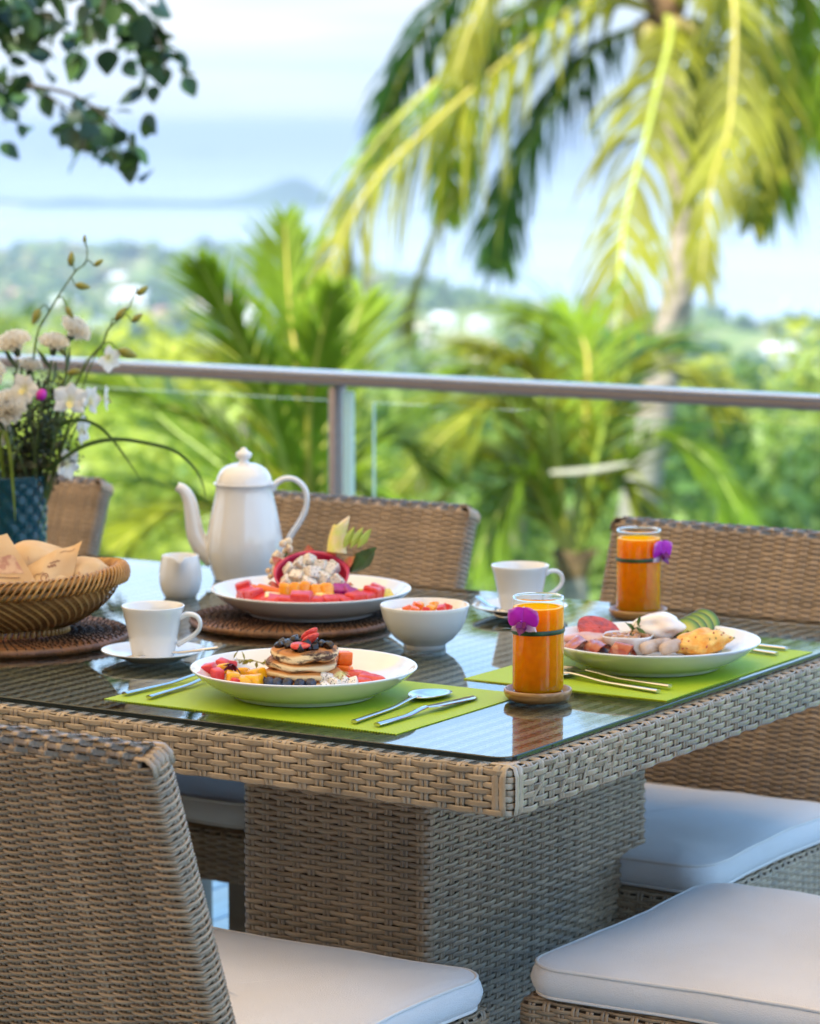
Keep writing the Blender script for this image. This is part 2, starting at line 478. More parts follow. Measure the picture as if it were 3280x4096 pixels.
# ---- leafy trees and shrubs on the slope below the terrace
LEAF = [mat('leaf_dark_green', (0.09, 0.16, 0.030), rough=0.5, trans=0.42, var=0.35, vscale=0.8),
        mat('leaf_mid_green', (0.24, 0.31, 0.050), rough=0.5, trans=0.45, var=0.35, vscale=0.8),
        mat('leaf_yellow_green', (0.42, 0.45, 0.05), rough=0.5, trans=0.45, var=0.3, vscale=0.8)]
BARK = mat('bark_grey', (0.16, 0.13, 0.10), rough=0.95, var=0.3, vscale=6, bump=0.8, bscale=20)
def leaf_crown(seed, nclump, nleaf, size):
    r = random.Random(seed); mb = MB()
    for c in range(nclump):
        a = r.random() * 2 * pi; rr = sqrt(r.random()); zz = r.uniform(-0.55, 0.75)
        k = sqrt(max(0.1, 1 - zz * zz * 0.8))
        cc = Vector((cos(a) * rr * k, sin(a) * rr * k, zz))
        cr = r.uniform(0.18, 0.36)
        for q in range(nleaf):
            d = Vector((r.gauss(0, 1), r.gauss(0, 1), r.gauss(0, 0.8))).normalized()
            p = cc + d * cr * r.uniform(0.6, 1.05)
            n = (d + Vector((r.gauss(0, .5), r.gauss(0, .5), r.gauss(0, .5) + 0.4))).normalized()
            u = n.orthogonal().normalized(); u = (Matrix.Rotation(r.random() * 6.28, 3, n) @ u)
            w = n.cross(u); L = size * r.uniform(0.7, 1.3)
            mb.add([p - u * L, p + w * L * 0.42 + n * L * 0.1, p + u * L, p - w * L * 0.42 + n * L * 0.1], [(0, 1, 2, 3)])
    return mb
crown_me = [leaf_crown(s, 26, 46, 0.075).mesh('crown', LEAF[s % 3]) for s in range(6)]
mb = MB(); mb.tube([(0, 0, -2.2), (0.05, 0.03, -1.2), (0, 0, -0.3), (0.1, 0.06, 0.4)], [0.11, 0.09, 0.07, 0.03], 8)
for a in range(4):
    mb.tube([(0.02, 0.02, -0.7 + 0.1 * a), (0.35 * cos(a * 1.7), 0.35 * sin(a * 1.7), -0.1 + 0.1 * a), (0.6 * cos(a * 1.7 + .2), 0.6 * sin(a * 1.7 + .2), 0.2 + .1 * a)], [0.05, 0.035, 0.012], 6)
trunk_me = mb.mesh('trunk', BARK)
TREES = []
rnd = random.Random(23)
spots = [(-2.2, 17, 1.5), (-1.2, 19, 1.6), (0.6, 20, 1.6), (1.9, 23, 1.8), (3.4, 24, 2.0), (-3.6, 24, 1.9), (-0.2, 28, 2.0), (1.4, 31, 2.1), (-2.0, 33, 2.2),
         (4.6, 33, 2.3), (6.2, 38, 2.4), (-4.6, 38, 2.4), (2.9, 41, 2.5), (0.4, 44, 2.5), (-6.2, 46, 2.7), (5.2, 49, 2.7), (8.3, 54, 2.8), (-2.8, 54, 2.9), (2.0, 58, 2.8), (-8.0, 62, 3.0), (6.4, 66, 3.1), (10.4, 72, 3.2),
         (6.6, 21, 1.8), (8.8, 27, 2.0), (11.6, 33, 2.3), (13.8, 42, 2.6), (17.0, 52, 2.8), (-8.6, 27, 2.1), (-11.5, 38, 2.5), (11.0, 22, 1.9)]
kinds = ['dark green', 'mid green', 'yellow green']
places = ['nearest below the railing post', 'behind the teapot', 'behind the tall drinking glass', 'behind the right chair back', 'at the foot of the tall palm', 'behind the flower vase', 'behind the coffee cup', 'between the two lower palms', 'left of the railing post',
          'right of the tall palm trunk', 'at the right edge of the slope', 'at the left edge of the slope', 'beyond the palm trunk', 'in the middle of the slope', 'far left, low on the slope', 'beyond the right palm', 'far right, beside a bare field', 'beyond the young palm', 'beyond the middle palm', 'farthest left of the near trees', 'farthest behind the palm trunk', 'farthest right of the near trees',
          'right of the picture, near the terrace', 'right of the picture, second row', 'right of the picture, third row', 'right of the picture, fourth row', 'right of the picture, last row', 'left of the picture, near the terrace', 'left of the picture, farther down', 'right of the picture, by the terrace corner']
for k, (s, t, r) in enumerate(spots):
    z = ground(s, t)
    root = empty('leafy_tree', st(s, t, z), (0, 0, rnd.random() * 6))
    v = k % 6
    tag(root, 'rounded %s tree %s' % (kinds[v % 3], places[k]), 'tree', 'trees on the slope below the terrace')
    c = link('crown', crown_me[v], root, (0, 0, r * 1.75), scale=(r, r, r * 0.9))
    link('trunk', trunk_me, root, (0, 0, r * 1.75), scale=(r * 0.8, r * 0.8, r * 0.8))

# ---- coconut palms
PALM_TALL = [
   [(-10.28, 19.83, 2.23), (-10.57, 19.32, 2.32), (-10.84, 18.85, 2.0), (-11.15, 18.37, 1.57), (-11.46, 17.89, 1.08), (-11.57, 17.55, 0.58), (-11.57, 17.28, 0.03)] ,
   [(-10.28, 19.82, 2.19), (-10.77, 19.89, 2.06), (-11.09, 19.94, 1.79), (-11.43, 19.93, 1.34), (-11.66, 19.96, 0.91), (-11.78, 20.05, 0.42)] ,
   [(-10.28, 19.83, 2.26), (-11.15, 19.88, 2.72), (-11.88, 19.78, 2.49), (-12.3, 19.8, 2.06), (-12.6, 19.88, 1.61), (-12.82, 19.99, 1.18)] ,
   [(-10.28, 19.83, 2.23), (-11.21, 19.99, 2.42), (-11.77, 20.14, 2.16), (-12.19, 20.29, 1.68), (-12.44, 20.51, 1.15), (-12.64, 20.76, 0.78)] ,
   [(-10.28, 19.83, 2.23), (-9.99, 19.36, 2.08), (-9.86, 18.93, 1.72), (-9.74, 18.54, 1.39), (-9.67, 18.11, 0.81), (-9.52, 17.74, 0.14), (-9.37, 17.38, -0.53)] ,
   [(-10.28, 19.83, 2.26), (-9.84, 19.55, 2.5), (-9.49, 19.3, 2.29), (-9.31, 18.91, 1.49), (-9.24, 18.52, 1.1), (-9.13, 18.15, 0.49)] ,
   [(-10.28, 19.83, 2.26), (-10.06, 20.28, 2.6), (-9.79, 20.59, 2.24), (-9.7, 20.74, 1.7), (-9.79, 20.77, 1.16), (-9.91, 20.79, 0.75)] ,
   [(-10.28, 19.83, 2.26), (-9.68, 20.09, 2.81), (-9.19, 20.21, 2.48), (-8.96, 20.12, 1.82), (-8.9, 19.95, 1.24)] ,
   [(-10.28, 19.83, 2.23), (-10.34, 20.36, 2.14), (-10.42, 20.7, 1.81), (-10.54, 20.96, 1.43), (-10.69, 21.19, 1.15)] ,
   [(-10.28, 19.83, 2.26), (-10.63, 20.12, 3.01), (-11.13, 20.18, 3.64), (-11.78, 20.07, 3.83), (-12.36, 19.9, 3.51)] ,
   [(-10.28, 19.83, 2.26), (-10.29, 20.19, 3.17), (-10.08, 20.58, 3.75), (-9.68, 21.0, 3.87), (-9.25, 21.37, 3.47)] ,
   [(-10.28, 19.83, 2.26), (-10.43, 20.02, 3.2), (-10.59, 20.16, 4.07), (-10.76, 20.27, 4.89)] ,
   [(-10.28, 19.83, 2.26), (-10.42, 19.59, 2.52), (-10.79, 19.23, 2.67), (-11.06, 18.91, 2.51), (-11.17, 18.66, 2.11), (-11.18, 18.49, 1.82)] ,
   [(-10.28, 19.83, 2.24), (-10.66, 19.77, 2.3), (-11.01, 19.64, 2.04), (-11.37, 19.46, 1.57), (-11.67, 19.3, 0.99), (-11.88, 19.18, 0.42), (-11.98, 19.15, 0.01)] ,
   [(-10.28, 19.83, 2.24), (-10.72, 19.45, 2.4), (-11.11, 19.07, 2.16), (-11.49, 18.68, 1.73), (-11.81, 18.33, 1.24), (-11.98, 18.07, 0.75)] ,
   [(-10.28, 19.83, 2.26), (-10.04, 20.53, 2.78), (-9.8, 20.99, 2.56), (-9.76, 21.24, 1.95), (-9.85, 21.39, 1.33)] ,
   [(-10.28, 19.83, 2.26), (-9.86, 19.72, 2.38), (-9.47, 19.61, 1.98), (-9.28, 19.39, 1.4), (-9.24, 19.09, 0.83)] ,
]
PALM_LOW = [
   [(-7.17, 10.7, -0.34), (-7.31, 10.82, 0.36), (-7.4, 10.89, 0.71), (-7.47, 10.96, 1.04)] ,
   [(-7.18, 10.7, -0.34), (-7.18, 10.4, 0.34), (-7.18, 10.16, 0.67), (-7.17, 9.94, 0.91)] ,
   [(-7.19, 10.69, -0.36), (-7.33, 10.38, 0.16), (-7.47, 10.1, 0.34), (-7.63, 9.82, 0.45)] ,
   [(-7.19, 10.69, -0.36), (-7.62, 10.72, 0.01), (-7.95, 10.73, 0.21), (-8.25, 10.74, 0.49)] ,
   [(-7.16, 10.71, -0.34), (-7.22, 10.9, 0.2), (-7.23, 11.04, 0.47), (-7.23, 11.18, 0.7)] ,
   [(-7.19, 10.69, -0.36), (-7.44, 10.33, -0.06), (-7.62, 10.05, 0.03), (-7.74, 9.8, -0.04)] ,
   [(-7.19, 10.69, -0.36), (-7.28, 10.33, -0.11), (-7.39, 10.0, -0.08), (-7.46, 9.71, -0.21)] ,
   [(-7.16, 10.71, -0.34), (-7.15, 10.98, 0.07), (-7.07, 11.18, 0.12), (-6.96, 11.36, -0.03)] ,
   [(-7.16, 10.71, -0.36), (-7.01, 10.7, -0.03), (-6.83, 10.7, -0.08), (-6.67, 10.67, -0.26)] ,
   [(-7.18, 10.7, -0.34), (-7.5, 10.92, 0.18), (-7.7, 11.08, 0.38), (-7.94, 11.17, 0.47)] ,
   [(-7.17, 10.71, -0.34), (-7.08, 10.55, 0.23), (-6.97, 10.44, 0.51), (-6.84, 10.36, 0.79)] ,
]
PALM_MID = [
   [(-8.19, 14.74, -0.89), (-8.38, 14.45, -0.07), (-8.54, 14.12, -0.13), (-8.7, 13.77, -0.46)] ,
   [(-8.19, 14.74, -0.89), (-8.53, 14.91, 0.04), (-8.86, 14.9, 0.13), (-9.16, 14.84, -0.09)] ,
   [(-8.19, 14.74, -0.89), (-8.23, 15.01, 0.1), (-8.38, 15.06, 0.35), (-8.6, 15.03, 0.4)] ,
   [(-8.17, 14.76, -0.89), (-7.93, 14.79, 0.05), (-7.59, 14.84, 0.16), (-7.32, 14.82, -0.0)] ,
   [(-8.19, 14.74, -0.89), (-8.59, 14.71, -0.34), (-8.97, 14.53, -0.63)] ,
   [(-8.17, 14.76, -0.89), (-7.79, 14.79, -0.23), (-7.42, 14.79, -0.28), (-7.16, 14.72, -0.56)] ,
   [(-8.19, 14.74, -0.89), (-8.27, 14.62, -0.01), (-8.38, 14.44, 0.21), (-8.54, 14.22, 0.31)] ,
   [(-8.17, 14.76, -0.89), (-8.21, 15.15, -0.02), (-8.16, 15.44, 0.23), (-8.06, 15.7, 0.25)] ,
   [(-8.19, 14.74, -0.89), (-8.31, 14.53, -0.44), (-8.39, 14.32, -0.6), (-8.42, 14.13, -0.86)] ,
   [(-8.16, 14.76, -0.89), (-7.97, 14.81, -0.44), (-7.74, 14.82, -0.61)] ,
]
TRUNK_TALL = [(-10.27, 19.13, -2.64), (-10.23, 19.3, -1.64), (-10.2, 19.4, -1.05), (-10.15, 19.51, -0.49), (-10.09, 19.63, 0.08), (-10.06, 19.72, 0.54), (-10.09, 19.76, 0.94), (-10.19, 19.78, 1.5), (-10.25, 19.8, 1.93), (-10.28, 19.83, 2.26)]
TRUNK_LOW = [(-7.13, 10.58, -1.36), (-7.16, 10.67, -0.67), (-7.17, 10.7, -0.34)]
TRUNK_MID = [(-8.12, 14.59, -2.22), (-8.15, 14.72, -1.2), (-8.17, 14.75, -0.89)]
SPATHE = [(-7.92, 14.04, -0.33), (-7.75, 14.15, -0.32), (-7.57, 14.26, -0.28)]
BRANCHES = [[(-5.265, 5.674, 1.817), (-5.051, 5.803, 1.783), (-4.855, 5.919, 1.738), (-4.747, 5.981, 1.704), (-4.704, 6.0, 1.647)], [(-5.397, 6.206, 1.961), (-5.122, 6.361, 1.841), (-4.955, 6.458, 1.793), (-4.868, 6.502, 1.721), (-4.816, 6.522, 1.636), (-4.807, 6.519, 1.576)], [(-5.821, 6.488, 1.635), (-5.556, 6.648, 1.597), (-5.422, 6.726, 1.559), (-5.331, 6.774, 1.495), (-5.254, 6.809, 1.405), (-5.23, 6.819, 1.373)], [(-4.944, 6.133, 1.549), (-4.853, 6.186, 1.526), (-4.769, 6.23, 1.467), (-4.726, 6.249, 1.409), (-4.709, 6.255, 1.38)], [(-5.11, 6.66, 1.804), (-5.052, 6.687, 1.742), (-5.014, 6.696, 1.642), (-4.997, 6.698, 1.58)], [(-4.955, 5.864, 1.794), (-4.822, 5.931, 1.681), (-4.791, 5.945, 1.647)], [(-5.229, 6.257, 1.588), (-5.166, 6.293, 1.564), (-5.149, 6.288, 1.456)], [(-5.502, 6.708, 1.776), (-5.439, 6.753, 1.814), (-5.375, 6.796, 1.84), (-5.235, 6.888, 1.865)], [(-4.8, 6.257, 1.782), (-4.8, 6.246, 1.712), (-4.816, 6.228, 1.654)]]
FROND = [mat('palm_frond_yellow_green', (0.21, 0.215, 0.008), rough=0.55, spec=0.25, trans=0.36, var=0.35, vscale=1.6),
         mat('palm_frond_green', (0.21, 0.30, 0.016), rough=0.55, spec=0.25, trans=0.5, var=0.35, vscale=1.6),
         mat('palm_frond_deep_green', (0.045, 0.12, 0.020), rough=0.5, spec=0.3, trans=0.28, var=0.3, vscale=1.6)]
RACHIS = mat('palm_rib_yellow', (0.44, 0.36, 0.05), rough=0.45, var=0.2, vscale=3)
RACHIS_G = mat('palm_rib_green', (0.36, 0.40, 0.06), rough=0.45, var=0.2, vscale=3)
PALM_BARK = mat('palm_bark', (0.34, 0.29, 0.24), rough=0.95, col2=(0.20, 0.17, 0.14), vscale=5, bump=0.8, bscale=18, stretch=(1, 1, 5))
FIBRE = mat('palm_fibre', (0.20, 0.11, 0.05), rough=0.95, var=0.4, vscale=12)
def frond(name, parent, pts, root_loc, leaf_mat, rib_mat, Ll, width, seed, rr=0.028, droop=0.9, fw0=0.55):
    r = random.Random(seed)
    pts = [Vector(p) - root_loc for p in pts]
    n = 84
    path = catmull(pts, n)
    mb = MB()
    mb.tube(path, [rr * (1.3 - 1.1 * i / n) for i in range(n)], 6, mi=1)
    side0 = None
    for i in range(int(n * 0.13), n):
        k = i / (n - 1)
        T = (path[min(i + 1, n - 1)] - path[max(i - 1, 0)]).normalized()
        S = T.cross(Vector((0, 0, 1)))
        if S.length < 0.25:
            S = side0 if side0 is not None else T.orthogonal()
        S = S.normalized()
        if side0 is not None and S.dot(side0) < 0: S = -S
        side0 = S
        prof = min(1.0, 0.45 + 2.2 * (k - 0.1)) * (1.0 - 0.72 * max(0, (k - 0.5) / 0.5) ** 1.6)
        for sg in (-1, 1):
            for rep in range(1):
                if r.random() < 0.10: continue
                L = Ll * prof * r.uniform(0.55, 1.12)
                fwd = fw0 + 0.7 * k
                d = (S * sg * r.uniform(0.7, 1.1) + T * fwd + Vector((r.gauss(0, .16), r.gauss(0, .16), 0.12 + r.gauss(0, .16)))).normalized()
                p = path[i] + T * (r.random() * (path[1] - path[0]).length)
                w = width * (0.75 + 0.5 * r.random())
                nrm = T.cross(d).normalized()
                segs = 4; prev = None; vs = []
                q = p.copy(); dd = d.copy()
                for j in range(segs + 1):
                    f = j / segs
                    ww = w * (1.0 - 0.15 * abs(f - 0.35)) * (1 if f < 0.6 else max(0.06, (1 - f) / 0.4))
                    side = dd.cross(nrm)
                    side = side.normalized() if side.length > 1e-4 else T
                    vs += [q - side * ww, q + side * ww]
                    dd = (dd + Vector((0, 0, -1)) * droop * (0.16 + 0.30 * f) * r.uniform(0.7, 1.2)).normalized()
                    q = q + dd * (L / segs)
                mb.add(vs, [(2 * j, 2 * j + 1, 2 * j + 3, 2 * j + 2) for j in range(segs)], 0)
    return build(name, mb, [leaf_mat, rib_mat], parent)
def palm_trunk(parent, pts, root_loc, r0, r1, ring=0.11):
    path = catmull([Vector(p) - root_loc for p in pts], 160)
    rad = [lerp(r0, r1, (i / 159) ** 0.8) * (1 + 0.07 * abs(sin(i * 1.1)) + 0.03 * noise.noise(Vector((i * .4, 0, 0)))) for i in range(160)]
    mb = MB(); mb.tube(path, rad, 14)
    return build('trunk', mb, PALM_BARK, parent)

def palm(label, trunk, fronds, mats, ribs, Ll, w, r0, r1, rr, droop, seed, fw0, fib=0.35, mul=None):
    base = Vector(trunk[0])
    root = empty('coconut_palm', base)
    tag(root, label, 'palm tree', 'coconut palms below the terrace')
    palm_trunk(root, trunk, base, r0, r1)
    for k, f in enumerate(fronds):
        frond('frond', root, f, base, mats[k % len(mats)], ribs[k % len(ribs)], Ll * (mul[k] if mul else 0.9 + 0.2 * ((k * 7) % 5) / 4), w, seed + k, rr, droop, fw0)
    mb = MB()
    top = Vector(trunk[-1]) - base
    for k in range(26):
        a = k * 2.4; d = Vector((cos(a), sin(a), 0.2))
        mb.tube([top + Vector((0, 0, -0.25)), top + d * r1 * 1.3, top + d * r1 * (1.7 + 0.4 * sin(k)) + Vector((0, 0, fib))], [0.05, 0.06 if fib > 0.2 else 0.03, 0.012], 5)
    build('fibre_sheath', mb, FIBRE, root)
    return root
Y, G, Dk = FROND
p_tall = palm('tall coconut palm with curved trunk and sunlit hanging fronds', TRUNK_TALL, PALM_TALL,
              [Y, Dk, Dk, G, Y, Y, G, G, Dk, G, G, Y, Y, Y, G, G, Y], [RACHIS, RACHIS_G, RACHIS], 0.84, 0.019, 0.155, 0.075, 0.022, 1.4, 100, 0.6, 0.35, [1.3, 1.0, .85, .8, .95, .9, .95, 1.0, .7, 1.0, 1.0, .9, .8, 1.15, 1.2, .9, .85])
# nuts under the crown of the tall palm
NUT = mat('coconut_husk', (0.24, 0.16, 0.05), rough=0.6, col2=(0.30, 0.26, 0.06), vscale=6)
for k in range(5):
    a = k * 1.3 + 0.4
    mb = MB(); mb.lathe([(0, -0.12), (0.06, -0.105), (0.095, -0.04), (0.10, 0.02), (0.07, 0.085), (0.02, 0.11), (0, 0.112)], 14)
    top = Vector(TRUNK_TALL[-1]) - Vector(TRUNK_TALL[0])
    build('coconut', mb, NUT, p_tall, loc=top + Vector((0.17 * cos(a), 0.17 * sin(a), -0.16 - 0.04 * (k % 2))))
palm('young palm with upright bright fronds left of the railing post', TRUNK_LOW, PALM_LOW, [G, G, G, G, G, G, Y, G, G, Y, G], [RACHIS, RACHIS_G], 0.44, 0.010, 0.10, 0.06, 0.014, 0.35, 300, 1.25, 0.04)
palm('low palm with arching fronds left of the tall palm trunk', TRUNK_MID, PALM_MID, [Y, G, G, Y, Y, G, Y, Dk, G, Y], [RACHIS, RACHIS_G], 0.60, 0.012, 0.11, 0.06, 0.016, 0.7, 500, 0.9, 0.04)
# dry spathe hanging in the low palm
mb = MB()
pth = catmull(SPATHE, 14)
for k in range(1):
    mb.tube(pth, [0.012 + 0.055 * sin(pi * min(1, (i + 2) / 16)) ** 0.8 for i in range(14)], 10, flat=0.3)
tag(build('palm_spathe', mb, mat('dry_spathe', (0.34, 0.28, 0.20), rough=0.8, var=0.2, vscale=8)), 'dry tan flower sheath lodged in the low palm', 'spathe')

# ---- broadleaf tree leaning in from the upper left
leafmat_near = mat('broad_leaf', (0.026, 0.060, 0.010), rough=0.45, trans=0.22, objrand=0.5)
twig = mat('twig_brown', (0.05, 0.04, 0.025), rough=0.9)
tb = Vector((-9.6, 5.4, -3.8))
tree = empty('broadleaf_tree', tb)
tag(tree, 'dark broad-leaved tree whose branches hang in at the upper left', 'tree')
mb = MB()
mb.tube([(0, 0, 0), (0.1, 0.1, 2.5), (0.3, 0.05, 4.6), (0.7, 0.3, 6.2)], [0.2, 0.17, 0.13, 0.07], 10)
build('trunk', mb, BARK, tree)
lm = MB()
prof = [(0, 0.0), (0.12, 0.32), (0.32, 0.5), (0.55, 0.47), (0.8, 0.25), (0.95, 0.06), (1.0, 0.0)]
vs = []; fs = []
for i, (x, w) in enumerate(prof):
    zz = -0.10 * x * x
    vs += [(x, -w * 0.84, zz + 0.16 * w), (x, 0, zz), (x, w * 0.84, zz + 0.16 * w)]
for i in range(len(prof) - 1):
    a = i * 3
    fs += [(a, a + 1, a + 4, a + 3), (a + 1, a + 2, a + 5, a + 4)]
lm.add(vs, fs)
leaf_me = lm.mesh('leaf', leafmat_near)
rl = random.Random(5)
nleaf = 0
for bi, b in enumerate(BRANCHES):
    path = catmull([Vector(p) - tb for p in b], 24)
    mb = MB(); mb.tube(path, [lerp(0.006, 0.002, i / 23) for i in range(24)], 5)
    build('branch', mb, twig, tree)
    n = [44, 50, 42, 24, 32, 18, 26, 26, 9][bi]
    for q in range(n):
        k = min(23, int(23 * (0.25 + 0.78 * rl.random())))
        p = path[k] + Vector((rl.gauss(0, .035), rl.gauss(0, .05), rl.gauss(-0.01, .03)))
        L = rl.uniform(0.038, 0.086)
        link('leaf', leaf_me, tree, p, (rl.gauss(0, .7), rl.gauss(0.5, 0.55), rl.random() * 6.28), (L, L, L)); nleaf += 1
# the rest of its crown, above the picture
rc = random.Random(6); mb = MB()
for c in range(60):
    cc = Vector((rc.uniform(-1.6, 2.0), rc.uniform(-1.6, 2.2), rc.uniform(6.2, 8.6)))
    for q in range(42):
        d = Vector((rc.gauss(0, .28), rc.gauss(0, .28), rc.gauss(0, .2)))
        p = cc + d; n_ = Vector((rc.gauss(0, .6), rc.gauss(0, .6), 1)).normalized(); u = Matrix.Rotation(rc.random() * 6.28, 3, n_) @ n_.orthogonal().normalized(); w = n_.cross(u); L = 0.045
        mb.add([p - u * L, p + w * L * .5, p + u * L, p - w * L * .5], [(0, 1, 2, 3)])
tag(build('crown', mb, LEAF[0], tree), kind='stuff')

# ---- terrace: deck, slab, added awning, added wall and paving
deck_mat = mat('deck_board_paint', (0.27, 0.42, 0.56), rough=0.34, var=0.14, vscale=5, objrand=0.10, stretch=(6, 0.5, 1), bump=0.25, bscale=30)
gap_mat = mat('deck_underlay', (0.05, 0.05, 0.05), rough=0.9)
slab_mat = mat('terrace_concrete', (0.50, 0.48, 0.45), rough=0.9, var=0.12, vscale=2)
mb = MB(); mb.box((-4.2, 0.9, -2.6), (16.6, 9.6, 5.1)); base = build('terrace_floor', mb, slab_mat, smooth=False); tag(base, kind='structure')
bw = 0.138
plank_me = rbox_mesh('deck_board', (bw - 0.007, 4.3, 0.03), 0.003, 2, deck_mat)
xx = -12.4
while xx < 3.9:
    link('deck_board', plank_me, base, (xx + bw / 2, 3.55, -0.015)); xx += bw
# added canvas awning, unseen, shades the table and warms the light from above
awn_mat = mat('added_awning_canvas', (0.91, 0.62, 0.34), rough=0.9, trans=0.58, var=0.03, vscale=3)
mb = MB(); rows = []
for j in range(25):
    v = j / 24
    rows.append([(-12.15 + 11.55 * i / 60, -1.5 + 6.4 * v, 2.98 - 0.10 * sin(pi * ((i / 60 * 6) % 1)) * sin(pi * v) - 0.04 * v) for i in range(61)])
mb.grid(rows)
awn = tag(build('added_awning', mb, awn_mat), kind='structure')
awn_bar = mat('added_awning_bar', (0.55, 0.54, 0.52), rough=0.4, metal=0.6)
for k in range(7):
    x = -12.15 + 1.925 * k
    mb = MB(); mb.tube([(x, -1.5, 3.01), (x, 4.9, 2.97)], 0.02, 8); build('added_awning_bar', mb, awn_bar, awn)
wall_mat = mat('added_wall_plaster', (0.20, 0.10, 0.038), rough=0.92, var=0.04, vscale=1.5)
tile_mat = mat('added_courtyard_tile', (0.11, 0.078, 0.05), rough=0.8, var=0.08, vscale=3, objrand=0.08)  # added courtyard floor behind the camera, tones the bounced light
tile_me = rbox_mesh('paving_tile', (0.592, 0.592, 0.03), 0.004, 2, tile_mat)
for i in range(27):
    for j in range(8):
        link('paving_tile', tile_me, base, (-12.1 + 0.6 * i, 1.08 - 0.6 * j, -0.015))
mb = MB(); mb.box((-4.1, -3.6, 3.0), (16.2, 0.2, 6.0)); tag(build('added_house_wall', mb, wall_mat, smooth=False), kind='structure')  # added wall behind the camera, blocks sky and bounces warm light
for x, y in ((-12.0, 2.95), (-12.0, -1.2)):
    mb = MB(); mb.box((x, y, 1.46), (0.28, 0.28, 2.92)); tag(build('roof_column', mb, wall_mat, smooth=False), kind='structure')

# ---- railing
rail = empty('glass_railing', (-4.5, 5.56, 0))
tag(rail, 'metal handrail with glass panels along the terrace edge', 'railing')
steel = mat('rail_brushed_metal', (0.60, 0.56, 0.54), rough=0.25, metal=0.9, var=0.06, vscale=30, stretch=(0.2, 1, 1))
link('handrail', rbox_mesh('handrail', (16.6, 0.060, 0.009), 0.003, 2, steel), rail, (0.3, 0, 0.9275))
link('rail_front', rbox_mesh('rail_front', (16.6, 0.056, 0.020), 0.004, 2, mat('rail_front_reflection', (0.22, 0.185, 0.17), rough=0.35, metal=0.3)), rail, (0.3, 0, 0.9130))  # brown handrail front: the terrace's dim reflection painted into the colour
post_mat = mat('rail_post_bronze', (0.27, 0.215, 0.195), rough=0.4, metal=0.4)
def clear_glass(name, tint, ior=1.5, rough=0.0):
    m = bpy.data.materials.new(name); m.use_nodes = True
    nt = m.node_tree; N = nt.nodes; L = nt.links
    for nn in list(N):
        if nn.type != 'OUTPUT_MATERIAL': N.remove(nn)
    out = N['Material Output']
    t = N.new('ShaderNodeBsdfTransparent'); t.inputs['Color'].default_value = (*tint, 1)
    g = N.new('ShaderNodeBsdfGlossy'); g.inputs['Roughness'].default_value = rough; g.inputs['Color'].default_value = (1, 1, 1, 1)
    f = N.new('ShaderNodeFresnel')
    ge = N.new('ShaderNodeNewGeometry'); mr = N.new('ShaderNodeMapRange')      # thin sheet: same reflectance from both sides
    mr.inputs['To Min'].default_value = ior; mr.inputs['To Max'].default_value = 1.0 / ior
    L.new(ge.outputs['Backfacing'], mr.inputs['Value']); L.new(mr.outputs['Result'], f.inputs['IOR'])
    mx = N.new('ShaderNodeMixShader')
    L.new(f.outputs['Fac'], mx.inputs['Fac']); L.new(t.outputs['BSDF'], mx.inputs[1]); L.new(g.outputs['BSDF'], mx.inputs[2]); L.new(mx.outputs['Shader'], out.inputs['Surface'])
    return m
pane_mat = clear_glass('rail_glass', (0.90, 0.965, 0.94), 1.25)
pane_edge = mat('rail_glass_edge', (0.72, 0.86, 0.83), rough=0.15, trans=0.5)
px0 = 0.844
for k in range(-4, 5):
    x = px0 + k * 1.85
    link('post', rbox_mesh('post', (0.016, 0.05, 0.90), 0.003, 1, post_mat), rail, (x, 0, 0.45))
    mb = MB(); mb.box((x + 0.028, 0.0, 0.45), (0.022, 0.012, 0.88)); build('glass_clamp_strip', mb, pane_edge, rail, smooth=False)
    mb = MB(); x0, x1 = x + 0.092, x + 1.85 - 0.02
    mb.box(((x0 + x1) / 2, 0, 0.47), (x1 - x0, 0.010, 0.80), 0)
    for q in (4, 5): mb.mi[q] = 1
    build('glass_panel', mb, [pane_mat, pane_edge], rail, smooth=False)

# ================================================================== WOVEN FURNITURE
def wicker_mat(name, col, rough=0.36):
    m = mat(name, col, rough=rough, objrand=0.22, var=0.20, vscale=14, bump=0.35, bscale=260, spec=0.6, rvar=0.10, coords='Object')
    m.node_tree.nodes['Principled BSDF'].inputs['Coat Weight'].default_value = 0.35
    m.node_tree.nodes['Principled BSDF'].inputs['Coat Roughness'].default_value = 0.30
    return m
WICK = wicker_mat('wicker_taupe', (0.315, 0.216, 0.130))
WICK_T = wicker_mat('wicker_taupe_table', (0.345, 0.255, 0.160))
CORE = mat('wicker_core_dark', (0.060, 0.043, 0.028), rough=0.9)
WRAP = mat('wicker_wrapped_leg', (0.24, 0.195, 0.145), rough=0.5, bump=1.0, bscale=220, stretch=(0.3, 0.3, 3))

